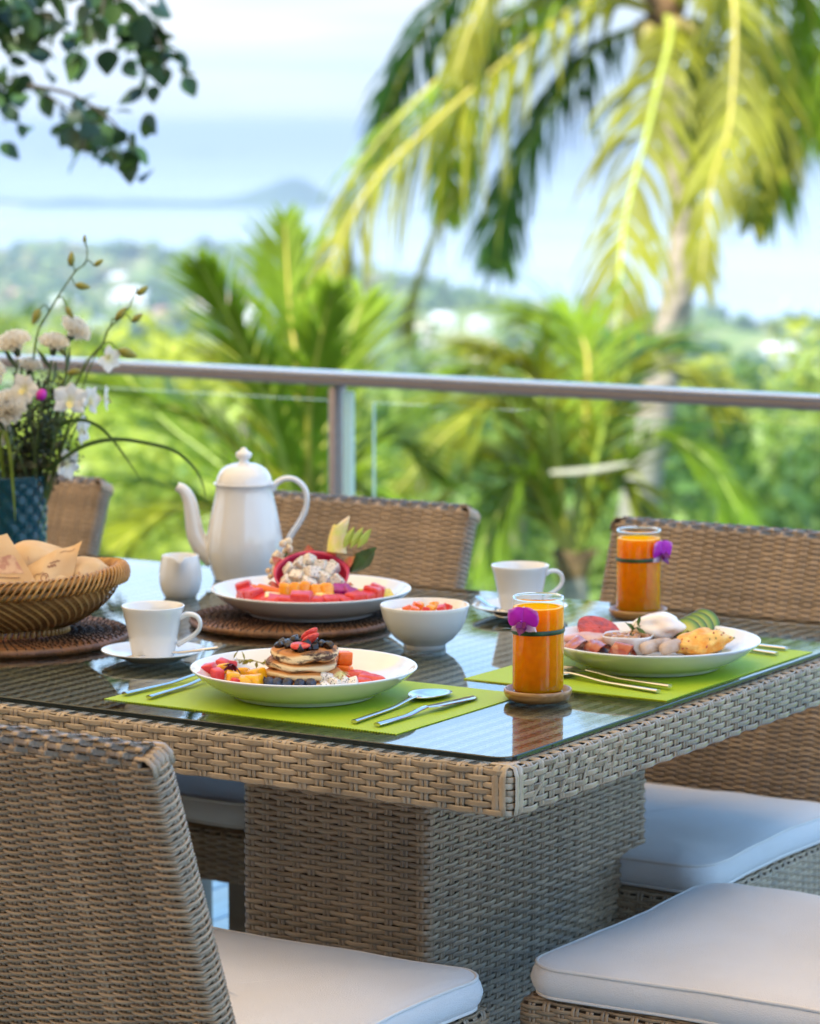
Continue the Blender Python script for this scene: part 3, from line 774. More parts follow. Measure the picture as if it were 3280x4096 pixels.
def strand_mesh(name, cross, closed, amp, h, th, pitch, parity, m, seed=0, corners=None, jit=0.12):
    """A woven tape in the XY plane: passes outside and inside successive stakes."""
    r = random.Random(seed)
    pts = []
    for i, (c, n) in enumerate(cross):
        sg = 1 if (i + parity) % 2 == 0 else -1
        tg = Vector((-n[1], n[0]))
        c = Vector(c); nn = Vector(n)
        a = amp * (1 + r.uniform(-jit, jit)); w = r.uniform(-0.0003, 0.0003)
        for f, k in ((-0.27, 0.80), (0.0, 1.0), (0.27, 0.80)):
            pts.append((c + tg * (f * pitch) + nn * (sg * a * k), nn, w))
        if corners and i in corners:
            cc, cn = corners[i]
            pts.append((Vector(cc), Vector(cn), 0.0))
    sec = [(-th * 0.5, h * 0.40), (th * 0.22, h * 0.5), (th * 0.5, h * 0.22), (th * 0.5, -h * 0.22), (th * 0.22, -h * 0.5), (-th * 0.5, -h * 0.40)]
    rows = []
    for p, n, w in pts:
        rows.append([(p.x + n.x * o, p.y + n.y * o, z + w) for o, z in sec])
    mb = MB(); mb.grid(rows, closed_u=True, closed_v=closed)
    return mb.mesh(name, m)
def rect_cross(hx, hy, nx, ny, pitch, cr=0.006):
    """Stake positions round a rectangle (counter-clockwise from the front left) and its corner points."""
    cross = []; corners = {}
    q = cr * 0.29
    for k in range(nx): cross.append((((k - (nx - 1) / 2) * pitch, -hy), (0, -1)))
    corners[len(cross) - 1] = ((hx - q, -hy + q), (0.7071, -0.7071))
    for k in range(ny): cross.append(((hx, (k - (ny - 1) / 2) * pitch), (1, 0)))
    corners[len(cross) - 1] = ((hx - q, hy - q), (0.7071, 0.7071))
    for k in range(nx): cross.append((((nx - 1) / 2 - k) * pitch, hy), ) if False else cross.append(((((nx - 1) / 2 - k) * pitch, hy), (0, 1)))
    corners[len(cross) - 1] = ((-hx + q, hy - q), (-0.7071, 0.7071))
    for k in range(ny): cross.append(((-hx, ((ny - 1) / 2 - k) * pitch), (-1, 0)))
    corners[len(cross) - 1] = ((-hx + q, -hy + q), (-0.7071, -0.7071))
    return cross, corners
def tape_mesh(name, path, w, th, m):
    """A flat stake lying in the YZ plane along path, width along X."""
    P = [Vector((0, y, z)) for y, z in path]
    rows = []
    for i, p in enumerate(P):
        t = (P[min(i + 1, len(P) - 1)] - P[max(i - 1, 0)]).normalized()
        n = Vector((0, -t.z, t.y))
        rows.append([p + Vector((-w / 2, 0, 0)), p + Vector((-w * 0.3, 0, 0)) + n * th, p + Vector((w * 0.3, 0, 0)) + n * th, p + Vector((w / 2, 0, 0))])
    mb = MB(); mb.grid(rows, flip=True)
    return mb.mesh(name, m)

# ---- dining chair (seat centre over the origin, faces +Y)
def cushion_meshes(w, d, h, seed):
    r = random.Random(seed)
    n = 30                                    # points per side
    def ring(ins, z, bulge=0.0):
        hx, hy = w / 2 - ins, d / 2 - ins
        cr = max(0.004, 0.045 - ins * 0.6)
        out = []
        for q, (cx, cy_, a0) in enumerate(((hx - cr, -hy + cr, -pi / 2), (hx - cr, hy - cr, 0), (-hx + cr, hy - cr, pi / 2), (-hx + cr, -hy + cr, pi))):
            for k in range(8):
                a = a0 + (pi / 2) * k / 7
                out.append(Vector((cx + cr * cos(a), cy_ + cr * sin(a), z)))
            nx = ((hx - cr, hy - cr, pi / 2), )[0] if False else None
            a1 = a0 + pi / 2
            e = Vector((cx + cr * cos(a1), cy_ + cr * sin(a1), z))
            nc = ((hx - cr, hy - cr), (-hx + cr, hy - cr), (-hx + cr, -hy + cr), (hx - cr, -hy + cr))[q]
            s = Vector((nc[0] + cr * cos(a1), nc[1] + cr * sin(a1), z))
            for k in range(1, 12):
                p = e.lerp(s, k / 12)
                nrm = Vector((cos(a1), sin(a1), 0))
                p += nrm * (0.004 * noise.noise(p * 9 + Vector((seed, 0, 0))) - 0.006 * sin(pi * k / 12))
                out.append(p)
        return out
    def top(p):
        e = max(abs(p.x) / (w / 2), abs(p.y) / (d / 2))
        cr_ = 0.0022 * max(0.0, e - 0.55) * abs(noise.noise(Vector((p.x * 34, p.y * 34, seed))))
        return 0.006 * noise.noise(p * 5 + Vector((seed * 3, 1, 0))) + 0.003 * noise.noise(p * 13 + Vector((seed, 7, 2))) - cr_ * 2 - 0.006 * exp(-(p.x ** 2 + p.y ** 2) / 0.018)
    rows = []
    for ins, dz in ((min(w, d) / 2 - 0.01, 0.012), (0.20, 0.012), (0.17, 0.012), (0.145, 0.0112), (0.12, 0.0105), (0.10, 0.0098), (0.08, 0.009), (0.065, 0.0078), (0.05, 0.0065), (0.038, 0.0052), (0.028, 0.004), (0.014, 0.001), (0.006, -0.0015), (0.002, -0.004)):
        rg = ring(ins, 0)
        rows.append([Vector((p.x, p.y, h / 2 + dz + (top(p) if ins > 0.01 else 0.4 * top(p)))) for p in rg])
    edge_t = [p.copy() for p in rows[-1]]
    for f in (0.8, 0.5, 0.2):
        b = 0.006 * sin(pi * f)
        rows.append([Vector((p.x * (1 + b / (w / 2)), p.y * (1 + b / (d / 2)), lerp(-h / 2 + 0.004, h / 2 - 0.004, f) + 0.4 * top(p))) for p in ring(0.002, 0)])
    edge_b = [Vector((p.x, p.y, -h / 2 + 0.003)) for p in ring(0.003, 0)]
    rows.append(edge_b)
    rows.append([Vector((p.x, p.y, -h / 2)) for p in ring(0.02, 0)])
    rows.append([Vector((p.x, p.y, -h / 2)) for p in ring(min(w, d) / 2 - 0.01, 0)])
    mb = MB(); mb.grid(rows, closed_u=True, flip=True)
    nn = len(rows[0])
    mb.f.append(tuple(range(nn))); mb.mi.append(0)
    mb.f.append(tuple(range((len(rows) - 1) * nn, len(rows) * nn))[::-1]); mb.mi.append(0)
    pt = MB(); pt.tube(edge_t, 0.0026, 6, closed=True)
    pb = MB(); pb.tube(edge_b, 0.0026, 6, closed=True)
    return mb, pt, pb
FABRIC = mat('cushion_canvas', (0.71, 0.67, 0.65), rough=0.95, col2=(0.64, 0.59, 0.55), vscale=5.5, detail=7, lo=0.38, hi=0.80, bump=0.55, bscale=650, spec=0.2, sheen=0.2)
PIPING = mat('cushion_piping', (0.72, 0.66, 0.61), rough=0.9, bump=0.3, bscale=900)

def make_chair():
    root = empty('wicker_chair')
    HX, HY, PITCH, NX = 0.2365, 0.0165, 0.0198, 23
    back = empty('backrest', (0, -0.256, 0.40), (radians(20.0), 0, 0)); back.parent = root
    core = MB(); core.box((0, 0, 0.22), (2 * HX - 0.008, 2 * HY - 0.008, 0.47)); build('core_panel', core, CORE, back, smooth=False)
    cross, corners = rect_cross(HX, HY, NX, 1, PITCH)
    vars_ = [[strand_mesh('weft_strand', cross, True, 0.0023, 0.0040, 0.0032, PITCH, par, WICK, 40 + par * 10 + v, corners) for v in range(2)] for par in (0, 1)]
    r = random.Random(2)
    pitch_z = 0.00415
    k = 0; z = -0.012
    while z < 0.447:
        link('weft_strand', vars_[k % 2][r.randint(0, 1)], back, (r.gauss(0, .0002), r.gauss(0, .0002), z + r.gauss(0, .00018)), (r.gauss(0, .0012), 0, 0))
        z += pitch_z; k += 1
    # stakes: up the rear, over the rounded top, down the front
    zt = 0.452
    path = [(-HY, -0.02), (-HY, 0.2), (-HY, zt - 0.006)]
    for q in range(1, 8):
        a = pi - pi * q / 8
        path.append((HY * cos(a), zt - 0.006 + 0.0145 * sin(a)))
    path += [(HY, zt - 0.006), (HY, 0.2), (HY, -0.02)]
    tape = tape_mesh('stake', path, 0.0048, 0.0011, WICK)
    for c in range(NX):
        x = (c - (NX - 1) / 2) * PITCH
        for sg in (-1, 1):
            link('stake', tape, back, (x + sg * 0.0028, r.gauss(0, .0002), 0))
    side = tape_mesh('side_stake', [(-HX, -0.02), (-HX, 0.2), (-HX, zt - 0.003), (-HX + 0.006, zt + 0.004)], 0.0048, 0.0011, WICK)
    for ang in (pi / 2, -pi / 2):
        for sg in (-1, 1):
            link('side_stake', side, back, (0, sg * 0.0028, 0), (0, 0, ang))
    # tapes lying along the rounded top
    line = [(((c - (NX - 1) / 2) * PITCH, 0), (0, 1)) for c in range(NX)]
    tops = [strand_mesh('rim_strand', line, False, 0.0012, 0.0066, 0.0022, PITCH, par, WICK, 70 + par) for par in (0, 1)]
    for q, a in enumerate((168, 140, 112, 90, 66, 40, 12)):
        a = radians(a)
        link('rim_strand', tops[q % 2], back, (0, HY * 1.02 * cos(a), zt - 0.006 + 0.0152 * sin(a)), (a, 0, 0))
    # closing wrap at the two upper corners
    for sg in (-1, 1):
        mb = MB()
        for q in range(5):
            y = -HY * 0.9 + q * HY * 0.45
            mb.tube([(sg * (HX - 0.020), y, zt + 0.004), (sg * (HX - 0.006), y, zt + 0.0035), (sg * (HX + 0.0005), y, zt - 0.004), (sg * (HX + 0.001), y, zt - 0.016)], 0.0042, 6, flat=0.35, up=(sg, 0, 1))
        build('corner_wrap', mb, WICK, back)
    # seat frame
    sx, sy0, sy1 = 0.240, -0.272, 0.236
    seat = empty('seat_frame', (0, (sy0 + sy1) / 2, 0.34)); seat.parent = root
    hy = (sy1 - sy0) / 2
    core = MB(); core.box((0, 0, 0.032), (2 * sx - 0.008, 2 * hy - 0.008, 0.072)); build('core_panel', core, CORE, seat, smooth=False)
    cr, co = rect_cross(sx, hy, 24, 25, PITCH)
    sv = [strand_mesh('seat_weft', cr, True, 0.0017, 0.0054, 0.0030, PITCH, par, WICK, 90 + par, co) for par in (0, 1)]
    for q in range(14):
        link('seat_weft', sv[q % 2], seat, (0, 0, q * 0.0050 - 0.003))
    for z_, k_ in ((0.0690, 0.988), (0.0715, 0.964), (0.0720, 0.936)):
        link('seat_weft', sv[1], seat, (0, 0, z_), (0, 0, 0), (k_, k_, 0.8))
    stm = tape_mesh('seat_stake', [(0, -0.006), (0, 0.064), (0.003, 0.069), (0.014, 0.0705), (0.05, 0.0705)], 0.0048, 0.0011, WICK)
    for (c, n) in cr:
        ang = atan2(n[1], n[0]) + pi / 2
        for sg in (-1, 1):
            t = Vector((-n[1], n[0])) * sg * 0.0028
            link('seat_stake', stm, seat, (c[0] + t.x, c[1] + t.y, 0), (0, 0, ang))
    for x in (-1, 1):
        for y in (sy0 + 0.03, sy1 - 0.03):
            link('leg', rbox_mesh('leg', (0.046, 0.046, 0.345), 0.006, 2, WRAP), root, (x * 0.212, y, 0.1725))
    return root
CHAIRS = [((-2.08, 2.891, 0), 0, 'wicker chair in the foreground, seen from behind'), ((-2.103, 3.955, 0), pi, 'wicker chair across the table, behind the far juice glass'),
          ((-2.841, 3.958, 0), pi, 'wicker chair across the table, behind the teapot'), ((-3.587, 3.95, 0), pi, 'wicker chair across the table, behind the blue vase'),
          ((-1.596, 3.42, 0), pi / 2, 'wicker chair at the end of the table, cushion nearest the camera')]
CUSH = ['pale cushion on the foreground chair seen from behind', 'pale cushion on the far chair right of the table pedestal', 'pale cushion seen under the table, left of the pedestal', 'pale cushion on the far chair behind the vase', 'large pale cushion in the lower right corner']
first = make_chair()
index_kids()
for k, (loc, rz, lab) in enumerate(CHAIRS):
    o = first if k == 0 else copy_tree(first)
    o.location = loc; o.rotation_euler = (0, 0, rz)
    tag(o, lab, 'chair', 'wicker chairs around the table')
    cm, pt, pb = cushion_meshes(0.49, 0.462, 0.043, k + 1)
    f = Vector((-sin(rz), cos(rz), 0)) * 0.0
    cu = build('seat_cushion', cm, FABRIC, None, (loc[0], loc[1], 0.4145 + 0.0215), (0, 0, rz))
    tag(cu, CUSH[k], 'cushion', 'seat cushions')
    build('piping', pt, PIPING, cu); build('piping', pb, PIPING, cu)

# ---- table
TX0, TX1, TY0, TY1 = -3.935, -1.716, 2.958, 4.066
tcx, tcy = (TX0 + TX1) / 2, (TY0 + TY1) / 2
table = empty('wicker_table', (tcx, tcy, 0))
tag(table, 'woven taupe table with glass top and pedestal, set for breakfast', 'table')
hx, hy = (TX1 - TX0) / 2, (TY1 - TY0) / 2
P = 0.0237
NX, NY = 93, 46
mb = MB(); mb.box((0, 0, 0.7125), (2 * hx - 0.012, 2 * hy - 0.012, 0.049)); build('core_panel', mb, CORE, table, smooth=False)
cr, co = rect_cross(hx, hy, NX, NY, P, 0.012)
av = [[strand_mesh('apron_strand', cr, True, 0.0018, 0.0073, 0.0015, P, par, WICK_T, 120 + par * 7 + v, co, 0.3) for v in range(2)] for par in (0, 1)]
r = random.Random(9)
for q in range(7):
    link('apron_strand', av[q % 2][(q // 2) % 2], table, (0, 0, 0.6905 + q * 0.0075 + r.gauss(0, .0002)), (r.gauss(0, .0004), r.gauss(0, .0003), 0))
link('apron_strand', av[1][0], table, (0, 0, 0.7385), (0, 0, 0), ((hx - .0035) / hx, (hy - .0035) / hy, 0.8))
line = [(((c - (NX - 1) / 2) * P, 0), (0, 1)) for c in range(NX)]
tv = [[strand_mesh('top_strand', line, False, 0.0011, 0.0074, 0.0013, P, par, WICK_T, 140 + par * 3 + v) for v in range(2)] for par in (0, 1)]
q = 0; y = -hy + 0.006
while y < hy - 0.004:
    link('top_strand', tv[q % 2][r.randint(0, 1)], table, (0, y, 0.7395), (-pi / 2, 0, 0)); y += 0.0079; q += 1
def lpath(top_in):
    p = [(0.004, 0.6868), (0, 0.689), (0, 0.72), (0, 0.7345)]
    for k in range(1, 5):
        a = pi / 2 * k / 5
        p.append((0.006 - 0.006 * cos(a), 0.7345 + 0.006 * sin(a)))
    return p + [(0.006, 0.7405), (top_in, 0.7405)]
under = [(0.03, 0.683), (0.006, 0.683)]
full = lpath(hy)
stake_x = tape_mesh('stake', full, 0.0055, 0.0010, WICK_T)
stake_y = tape_mesh('stake', lpath(0.05), 0.0055, 0.0010, WICK_T)
for (c, n) in cr:
    ang = atan2(n[1], n[0]) + pi / 2
    me = stake_x if abs(n[1]) > 0.5 else stake_y
    for sg in (-1, 1):
        t = Vector((-n[1], n[0])) * sg * 0.0032
        link('stake', me, table, (c[0] + t.x, c[1] + t.y, 0), (0, 0, ang))
# corner posts: tight vertical wraps at each corner of the apron
wrapm = tape_mesh('corner_wrap', [(0.010, 0.6862), (0.0, 0.6885), (-0.0022, 0.70), (-0.0022, 0.73), (0.001, 0.7405), (0.010, 0.7435), (0.03, 0.7435)], 0.0085, 0.0012, WICK_T)
for sx in (-1, 1):
    for sy in (-1, 1):
        for q in range(2):
            link('corner_wrap', wrapm, table, (sx * (hx - 0.010 - q * 0.0095), sy * hy, 0), (0, 0, 0 if sy < 0 else pi))
        for q in range(2):
            link('corner_wrap', wrapm, table, (sx * hx, sy * (hy - 0.010 - q * 0.0095), 0), (0, 0, pi / 2 if sx > 0 else -pi / 2))
# frayed tape ends near the worn corner
r2_ = random.Random(17)
for k in range(11):
    fr_ = tape_mesh('loose_end', [(0.0, -0.012), (-0.0025, -0.004), (-0.0045 - 0.002 * r2_.random(), 0.004), (-0.004 - 0.004 * r2_.random(), 0.010)], 0.0048, 0.0009, WICK_T)
    link('loose_end', fr_, table, (hx + 0.0005, -hy + 0.045 + 0.021 * k + r2_.uniform(-.006, .006), 0.700 + r2_.random() * 0.030), (r2_.uniform(-.2, .2), r2_.uniform(-.5, .5), pi / 2))
# glass sheet on top
GL_TOP = clear_glass('table_glass', (0.60, 0.69, 0.67), 1.55)
GL_EDGE = mat('table_glass_edge', (0.012, 0.022, 0.022), rough=0.08, spec=0.6)
def rounded_rect(hx, hy, r, n=8):
    out = []
    for cx, cy_, a0 in ((hx - r, -hy + r, -pi / 2), (hx - r, hy - r, 0), (-hx + r, hy - r, pi / 2), (-hx + r, -hy + r, pi)):
        for k in range(n + 1):
            a = a0 + pi / 2 * k / n; out.append((cx + r * cos(a), cy_ + r * sin(a)))
    return out
ghx, ghy = (-1.7295 + 3.92) / 2, (4.0525 - 2.9735) / 2
out = rounded_rect(ghx, ghy, 0.022)
n = len(out); mb = MB()
inn = rounded_rect(ghx - 0.0012, ghy - 0.0012, 0.021)
mb.add([(x, y, 0.7435) for x, y in out] + [(x, y, 0.7490) for x, y in out] + [(x, y, 0.75) for x, y in inn], [])
for k in range(n):
    a, b = k, (k + 1) % n
    mb.f.append((a, b, n + b, n + a)); mb.mi.append(1)
    mb.f.append((n + a, n + b, 2 * n + b, 2 * n + a)); mb.mi.append(1)
mb.f.append(tuple(range(2 * n, 3 * n))); mb.mi.append(0)
build('glass_top', mb, [GL_TOP, GL_EDGE], table, loc=((-1.7295 - 3.92) / 2 - tcx, 0, 0), smooth=False)
# pedestals
ped_c, ped_k = rect_cross(0.1385, 0.2885, 12, 25, 0.0231, 0.008)
pv = [[strand_mesh('pedestal_strand', ped_c, True, 0.0019, 0.0068, 0.0026, 0.0231, par, WICK, 160 + par * 5 + v, ped_k, 0.25) for v in range(2)] for par in (0, 1)]
pst = tape_mesh('pedestal_stake', [(0, 0.002), (0, 0.3), (0, 0.684)], 0.0052, 0.0011, WICK)
for px in (-2.1275, -3.52):
    ped = empty('pedestal', (px - tcx, 3.5125 - tcy, 0)); ped.parent = table
    mb = MB(); mb.box((0, 0, 0.343), (0.267, 0.567, 0.682)); build('core_panel', mb, CORE, ped, smooth=False)
    for q in range(98):
        link('pedestal_strand', pv[q % 2][r.randint(0, 1)], ped, (r.gauss(0, .0003), r.gauss(0, .0003), 0.004 + q * 0.00698 + r.gauss(0, .0002)), (r.gauss(0, .001), r.gauss(0, .001), 0))
    for (c, nn) in ped_c:
        ang = atan2(nn[1], nn[0]) + pi / 2
        for sg in (-1, 1):
            t = Vector((-nn[1], nn[0])) * sg * 0.0030
            link('pedestal_stake', pst, ped, (c[0] + t.x, c[1] + t.y, 0), (0, 0, ang))

# ================================================================== THE BREAKFAST TABLE
TZ = 0.75
def local(c, r, f, z=0.0):
    """Point beside a table setting: r metres right, f metres back, z above the glass."""
    p = Vector((c[0], c[1], TZ)) + VIEW_R * r + VIEW_F * f
    return Vector((p.x, p.y, TZ + z))
PORC = mat('white_porcelain', (0.74, 0.74, 0.735), rough=0.10, coat=0.6, spec=0.5, var=0.012, vscale=20)
STEEL = mat('polished_steel', (0.66, 0.63, 0.60), rough=0.13, metal=1.0, rvar=0.05, var=0.05, vscale=60)

# ---- placemats
def placemat_material():
    m = mat('green_vinyl_weave', (0.40, 0.56, 0.012), rough=0.55, spec=0.35)
    nt = m.node_tree; N = nt.nodes; L = nt.links; b = N['Principled BSDF']
    tc = N.new('ShaderNodeTexCoord')
    wv = N.new('ShaderNodeTexWave'); wv.inputs['Scale'].default_value = 78; wv.bands_direction = 'X'; wv.inputs['Distortion'].default_value = 0.15
    w2 = N.new('ShaderNodeTexWave'); w2.inputs['Scale'].default_value = 78; w2.bands_direction = 'Y'
    mm = N.new('ShaderNodeMath'); mm.operation = 'MULTIPLY_ADD'; mm.inputs[1].default_value = 0.35
    rp = N.new('ShaderNodeValToRGB')
    rp.color_ramp.elements[0].color = (0.20, 0.36, 0.004, 1); rp.color_ramp.elements[1].color = (0.52, 0.66, 0.018, 1)
    rp.color_ramp.elements[0].position = 0.15; rp.color_ramp.elements[1].position = 0.75
    bp = N.new('ShaderNodeBump'); bp.inputs['Strength'].default_value = 0.7; bp.inputs['Distance'].default_value = 0.0012
    L.new(tc.outputs['Object'], wv.inputs['Vector']); L.new(tc.outputs['Object'], w2.inputs['Vector'])
    L.new(w2.outputs['Fac'], mm.inputs[0]); L.new(wv.outputs['Fac'], mm.inputs[2])
    L.new(wv.outputs['Fac'], rp.inputs['Fac']); L.new(rp.outputs['Color'], b.inputs['Base Color'])
    L.new(mm.outputs['Value'], bp.inputs['Height']); L.new(bp.outputs['Normal'], b.inputs['Normal'])
    return m
PM = placemat_material()
def placemat(cx, cy_, w, d, rz, label):
    mb = MB(); n = 24
    rows = []
    for j in range(n + 1):
        row = []
        for i in range(n + 1):
            x = (i / n - 0.5) * w; y = (j / n - 0.5) * d
            e = max(abs(x) / (w / 2), abs(y) / (d / 2))
            row.append((x, y, 0.0014 + 0.0012 * max(0, e - 0.8) * 5 * noise.noise(Vector((x * 6, y * 6, cx)))))
        rows.append(row)
    mb.grid(rows)
    ring = [rows[0][i] for i in range(n)] + [rows[j][n] for j in range(n)] + [rows[n][i] for i in range(n, 0, -1)] + [rows[j][0] for j in range(n, 0, -1)]
    mb.grid([[(x, y, 0.0002) for x, y, z in ring], ring], closed_u=True)
    tag(build('placemat', mb, PM, None, (cx, cy_, TZ), (0, 0, rz), auto=40), label, 'placemat', 'green woven placemats')
placemat(-2.119, 3.172, 0.424, 0.302, 0.0, 'green woven placemat under the pancake plate')
placemat(-1.884, 3.588, 0.424, 0.290, pi / 2, 'green woven placemat under the cooked breakfast plate')

# ---- plates
def plate_mesh(name, R):
    k = R / 0.1405
    prof = [(0, .003), (.078, .003), (.081, .0004), (.086, .0), (.089, .0015), (.090, .0045), (.100, .0075), (.116, .0155), (.129, .0248), (.1370, .0318), (.1395, .0340), (.1405, .0355),
            (.1400, .0366), (.1385, .0368), (.1360, .0352), (.127, .0268), (.114, .0180), (.100, .0122), (.085, .0088), (.060, .0078), (.03, .0076), (0, .0076)]
    mb = MB(); mb.lathe([(r * k, z) for r, z in prof], 96)
    return mb.mesh(name, PORC)
plate_me = plate_mesh('dinner_plate', 0.1405)
A_ = (-2.1348, 3.1692); C_ = (-1.8669, 3.583); F_ = (-2.4551, 3.6638)
tag(link('dinner_plate', plate_me, None, (*A_, TZ + 0.0022)), 'white rimmed plate of pancakes and fruit', 'plate', 'white plates')
tag(link('dinner_plate', plate_me, None, (*C_, TZ + 0.0022)), 'white plate of cooked breakfast with tomato and egg', 'plate', 'white plates')
tag(link('dinner_plate', plate_mesh('serving_plate', 0.1425), None, (*F_, TZ + 0.0125)), 'white platter of sliced fruit on a round rattan mat', 'plate', 'white plates')

# ---- round rattan mats
RAT = mat('rattan_amber', (0.25, 0.105, 0.035), rough=0.45, col2=(0.13, 0.055, 0.022), vscale=40, bump=0.5, bscale=200, objrand=0.2)
STITCH = mat('rattan_stitch_dark', (0.030, 0.014, 0.008), rough=0.6)
def round_mat(loc, R, label):
    root = empty('round_mat', (loc[0], loc[1], TZ))
    tag(root, label, 'mat', 'round rattan mats')
    n = 14; dr = R / n
    for k in range(n):
        rr = dr * (k + 0.5)
        m = max(20, int(150 * rr / R))
        mb = MB(); mb.tube([(rr * cos(2 * pi * i / m), rr * sin(2 * pi * i / m), 0.0058 + 0.0006 * sin(i * 2.1 + k)) for i in range(m)], dr * 0.56, 7, closed=True, flat=1.0)
        build('coil', mb, RAT, root)
    ns = 84
    pts = []
    for k in range(2, n * 4 + 1):
        rr = dr * k / 4.0
        a = 0.30 * (rr / R) * 2.2 / (1 + 1.2 * rr / R)
        z = 0.0056 + dr * 0.60 * (0.55 + 0.45 * abs(sin(pi * k / 4.0))) if k < n * 4 else 0.004
        pts.append((rr * cos(a), rr * sin(a), z))
    mb = MB(); mb.tube(pts, 0.0011, 5)
    half = MB(); half.tube(pts[len(pts) // 2:], 0.0011, 5)
    me = mb.mesh('stitch', STITCH); mh = half.mesh('stitch', STITCH)
    for k in range(ns):
        link('stitch', me if k % 2 == 0 else mh, root, (0, 0, 0), (0, 0, 2 * pi * k / ns))
    return root
round_mat((-2.4698, 3.6372), 0.145, 'round dark rattan mat under the fruit platter')
round_mat((-2.7224, 3.3179), 0.165, 'round dark rattan mat under the bread basket')

# ---- cups, saucers, creamer, bowl, teapot
def cup(loc, label, rz):
    root = empty('coffee_cup', loc, (0, 0, rz)); tag(root, label, 'cup', 'white coffee cups')
    prof = [(0, .002), (.0235, .002), (.0255, .0), (.0275, .0008), (.0285, .004), (.0330, .030), (.0395, .060), (.0418, .0672), (.0416, .0682), (.0408, .0684), (.0400, .0675), (.0375, .058), (.031, .030), (.0265, .008), (.022, .005), (0, .005)]
    mb = MB(); mb.lathe(prof, 64); build('body', mb, PORC, root)
    pts = catmull([(.0355, 0, .052), (.046, 0, .0575), (.058, 0, .0555), (.0635, 0, .047), (.0615, 0, .037), (.053, 0, .0285), (.043, 0, .0225), (.0325, 0, .0165)], 30)
    mb = MB(); mb.tube(pts, [0.0052 - 0.0012 * sin(pi * i / 29) for i in range(30)], 12, flat=0.72, up=(0, 0, 1)); build('handle', mb, PORC, root)
    return root
def saucer(loc, label):
    prof = [(0, .0025), (.030, .0025), (.032, .0), (.035, .0), (.037, .002), (.050, .006), (.066, .0125), (.0690, .0140), (.0688, .0150), (.0675, .0150), (.058, .0105), (.045, .0065), (.030, .0052), (.027, .0045), (0, .0045)]
    mb = MB(); mb.lathe(prof, 72)
    return tag(build('saucer', mb, PORC, None, loc), label, 'saucer', 'white saucers')
saucer((-2.4535, 3.287, TZ), 'white saucer in front of the bread basket'); cup((-2.4535, 3.287, TZ + 0.0047), 'white coffee cup in front of the bread basket', YAW - 0.15)
saucer((-2.2350, 3.876, TZ), 'white saucer behind the front juice glass'); cup((-2.2350, 3.876, TZ + 0.0047), 'white coffee cup behind the front juice glass', YAW + 0.25)

root = empty('milk_jug', (-2.7509, 3.7544, TZ), (0, 0, YAW)); tag(root, 'small white milk jug with pouring lip', 'milk jug')
prof = [(0, .002), (.020, .002), (.0215, .0), (.0235, .001), (.0290, .012), (.0318, .026), (.0315, .040), (.0290, .055), (.0275, .0625), (.0272, .0640), (.0262, .0642), (.0258, .0625), (.0275, .052), (.0297, .038), (.0298, .026), (.026, .010), (.018, .005), (0, .005)]
mb = MB(); mb.lathe(prof, 72)
nv = []
for x, y, z in mb.v:
    a = atan2(y, x) + pi / 2 - 0.05
    a = (a + pi) % (2 * pi) - pi
    t = smooth01((z - 0.040) / 0.024)
    g = exp(-(a / 0.30) ** 2) * t
    k = 1 + 0.34 * g
    nv.append((x * k, y * k, z - 0.006 * t * t * exp(-(a / 0.16) ** 2) - 0.003 * t * (1 - exp(-(a / 0.9) ** 2)) * 0))
mb.v = nv
build('body', mb, PORC, root)
mb = MB(); mb.lathe([(0, 0.050), (0.0272, 0.050)], 40); build('milk', mb, mat('milk', (0.80, 0.78, 0.72), rough=0.2), root)
pts = catmull([(.010, .0255, .055), (.013, .040, .054), (.013, .046, .040), (.011, .040, .022), (.010, .0285, .018)], 20)
mb = MB(); mb.tube(pts, 0.0035, 8); build('handle', mb, PORC, root)

root = empty('small_bowl', (-2.1989, 3.5565, TZ), (0, 0, YAW)); tag(root, 'white footed bowl of yoghurt behind the pancake plate', 'bowl')
prof = [(0, .003), (.024, .003), (.0255, .0), (.0285, .0), (.0285, .0055), (.030, .0075), (.040, .0145), (.050, .0265), (.0565, .0410), (.0595, .0540), (.0603, .0590), (.0598, .0602), (.0588, .0602), (.0580, .0585), (.0545, .042), (.048, .028), (.038, .017), (.02, .011), (0, .010)]
mb = MB(); mb.lathe(prof, 80); build('body', mb, PORC, root)
mb = MB()
rows = []
for j in range(12):
    rr = 0.0545 * j / 11
    rows.append([(rr * cos(2 * pi * k / 40), rr * sin(2 * pi * k / 40), 0.0485 + 0.0022 * noise.noise(Vector((rr * cos(2 * pi * k / 40) * 90, rr * sin(2 * pi * k / 40) * 90, 1)))) for k in range(40)])
mb.grid(rows, closed_u=True)
tag(build('yoghurt', mb, mat('yoghurt', (0.80, 0.72, 0.64), rough=0.35, sss=0.2), None, (-2.1989, 3.5565, TZ), (0, 0, YAW)), 'pale yoghurt filling the white footed bowl', 'yoghurt')

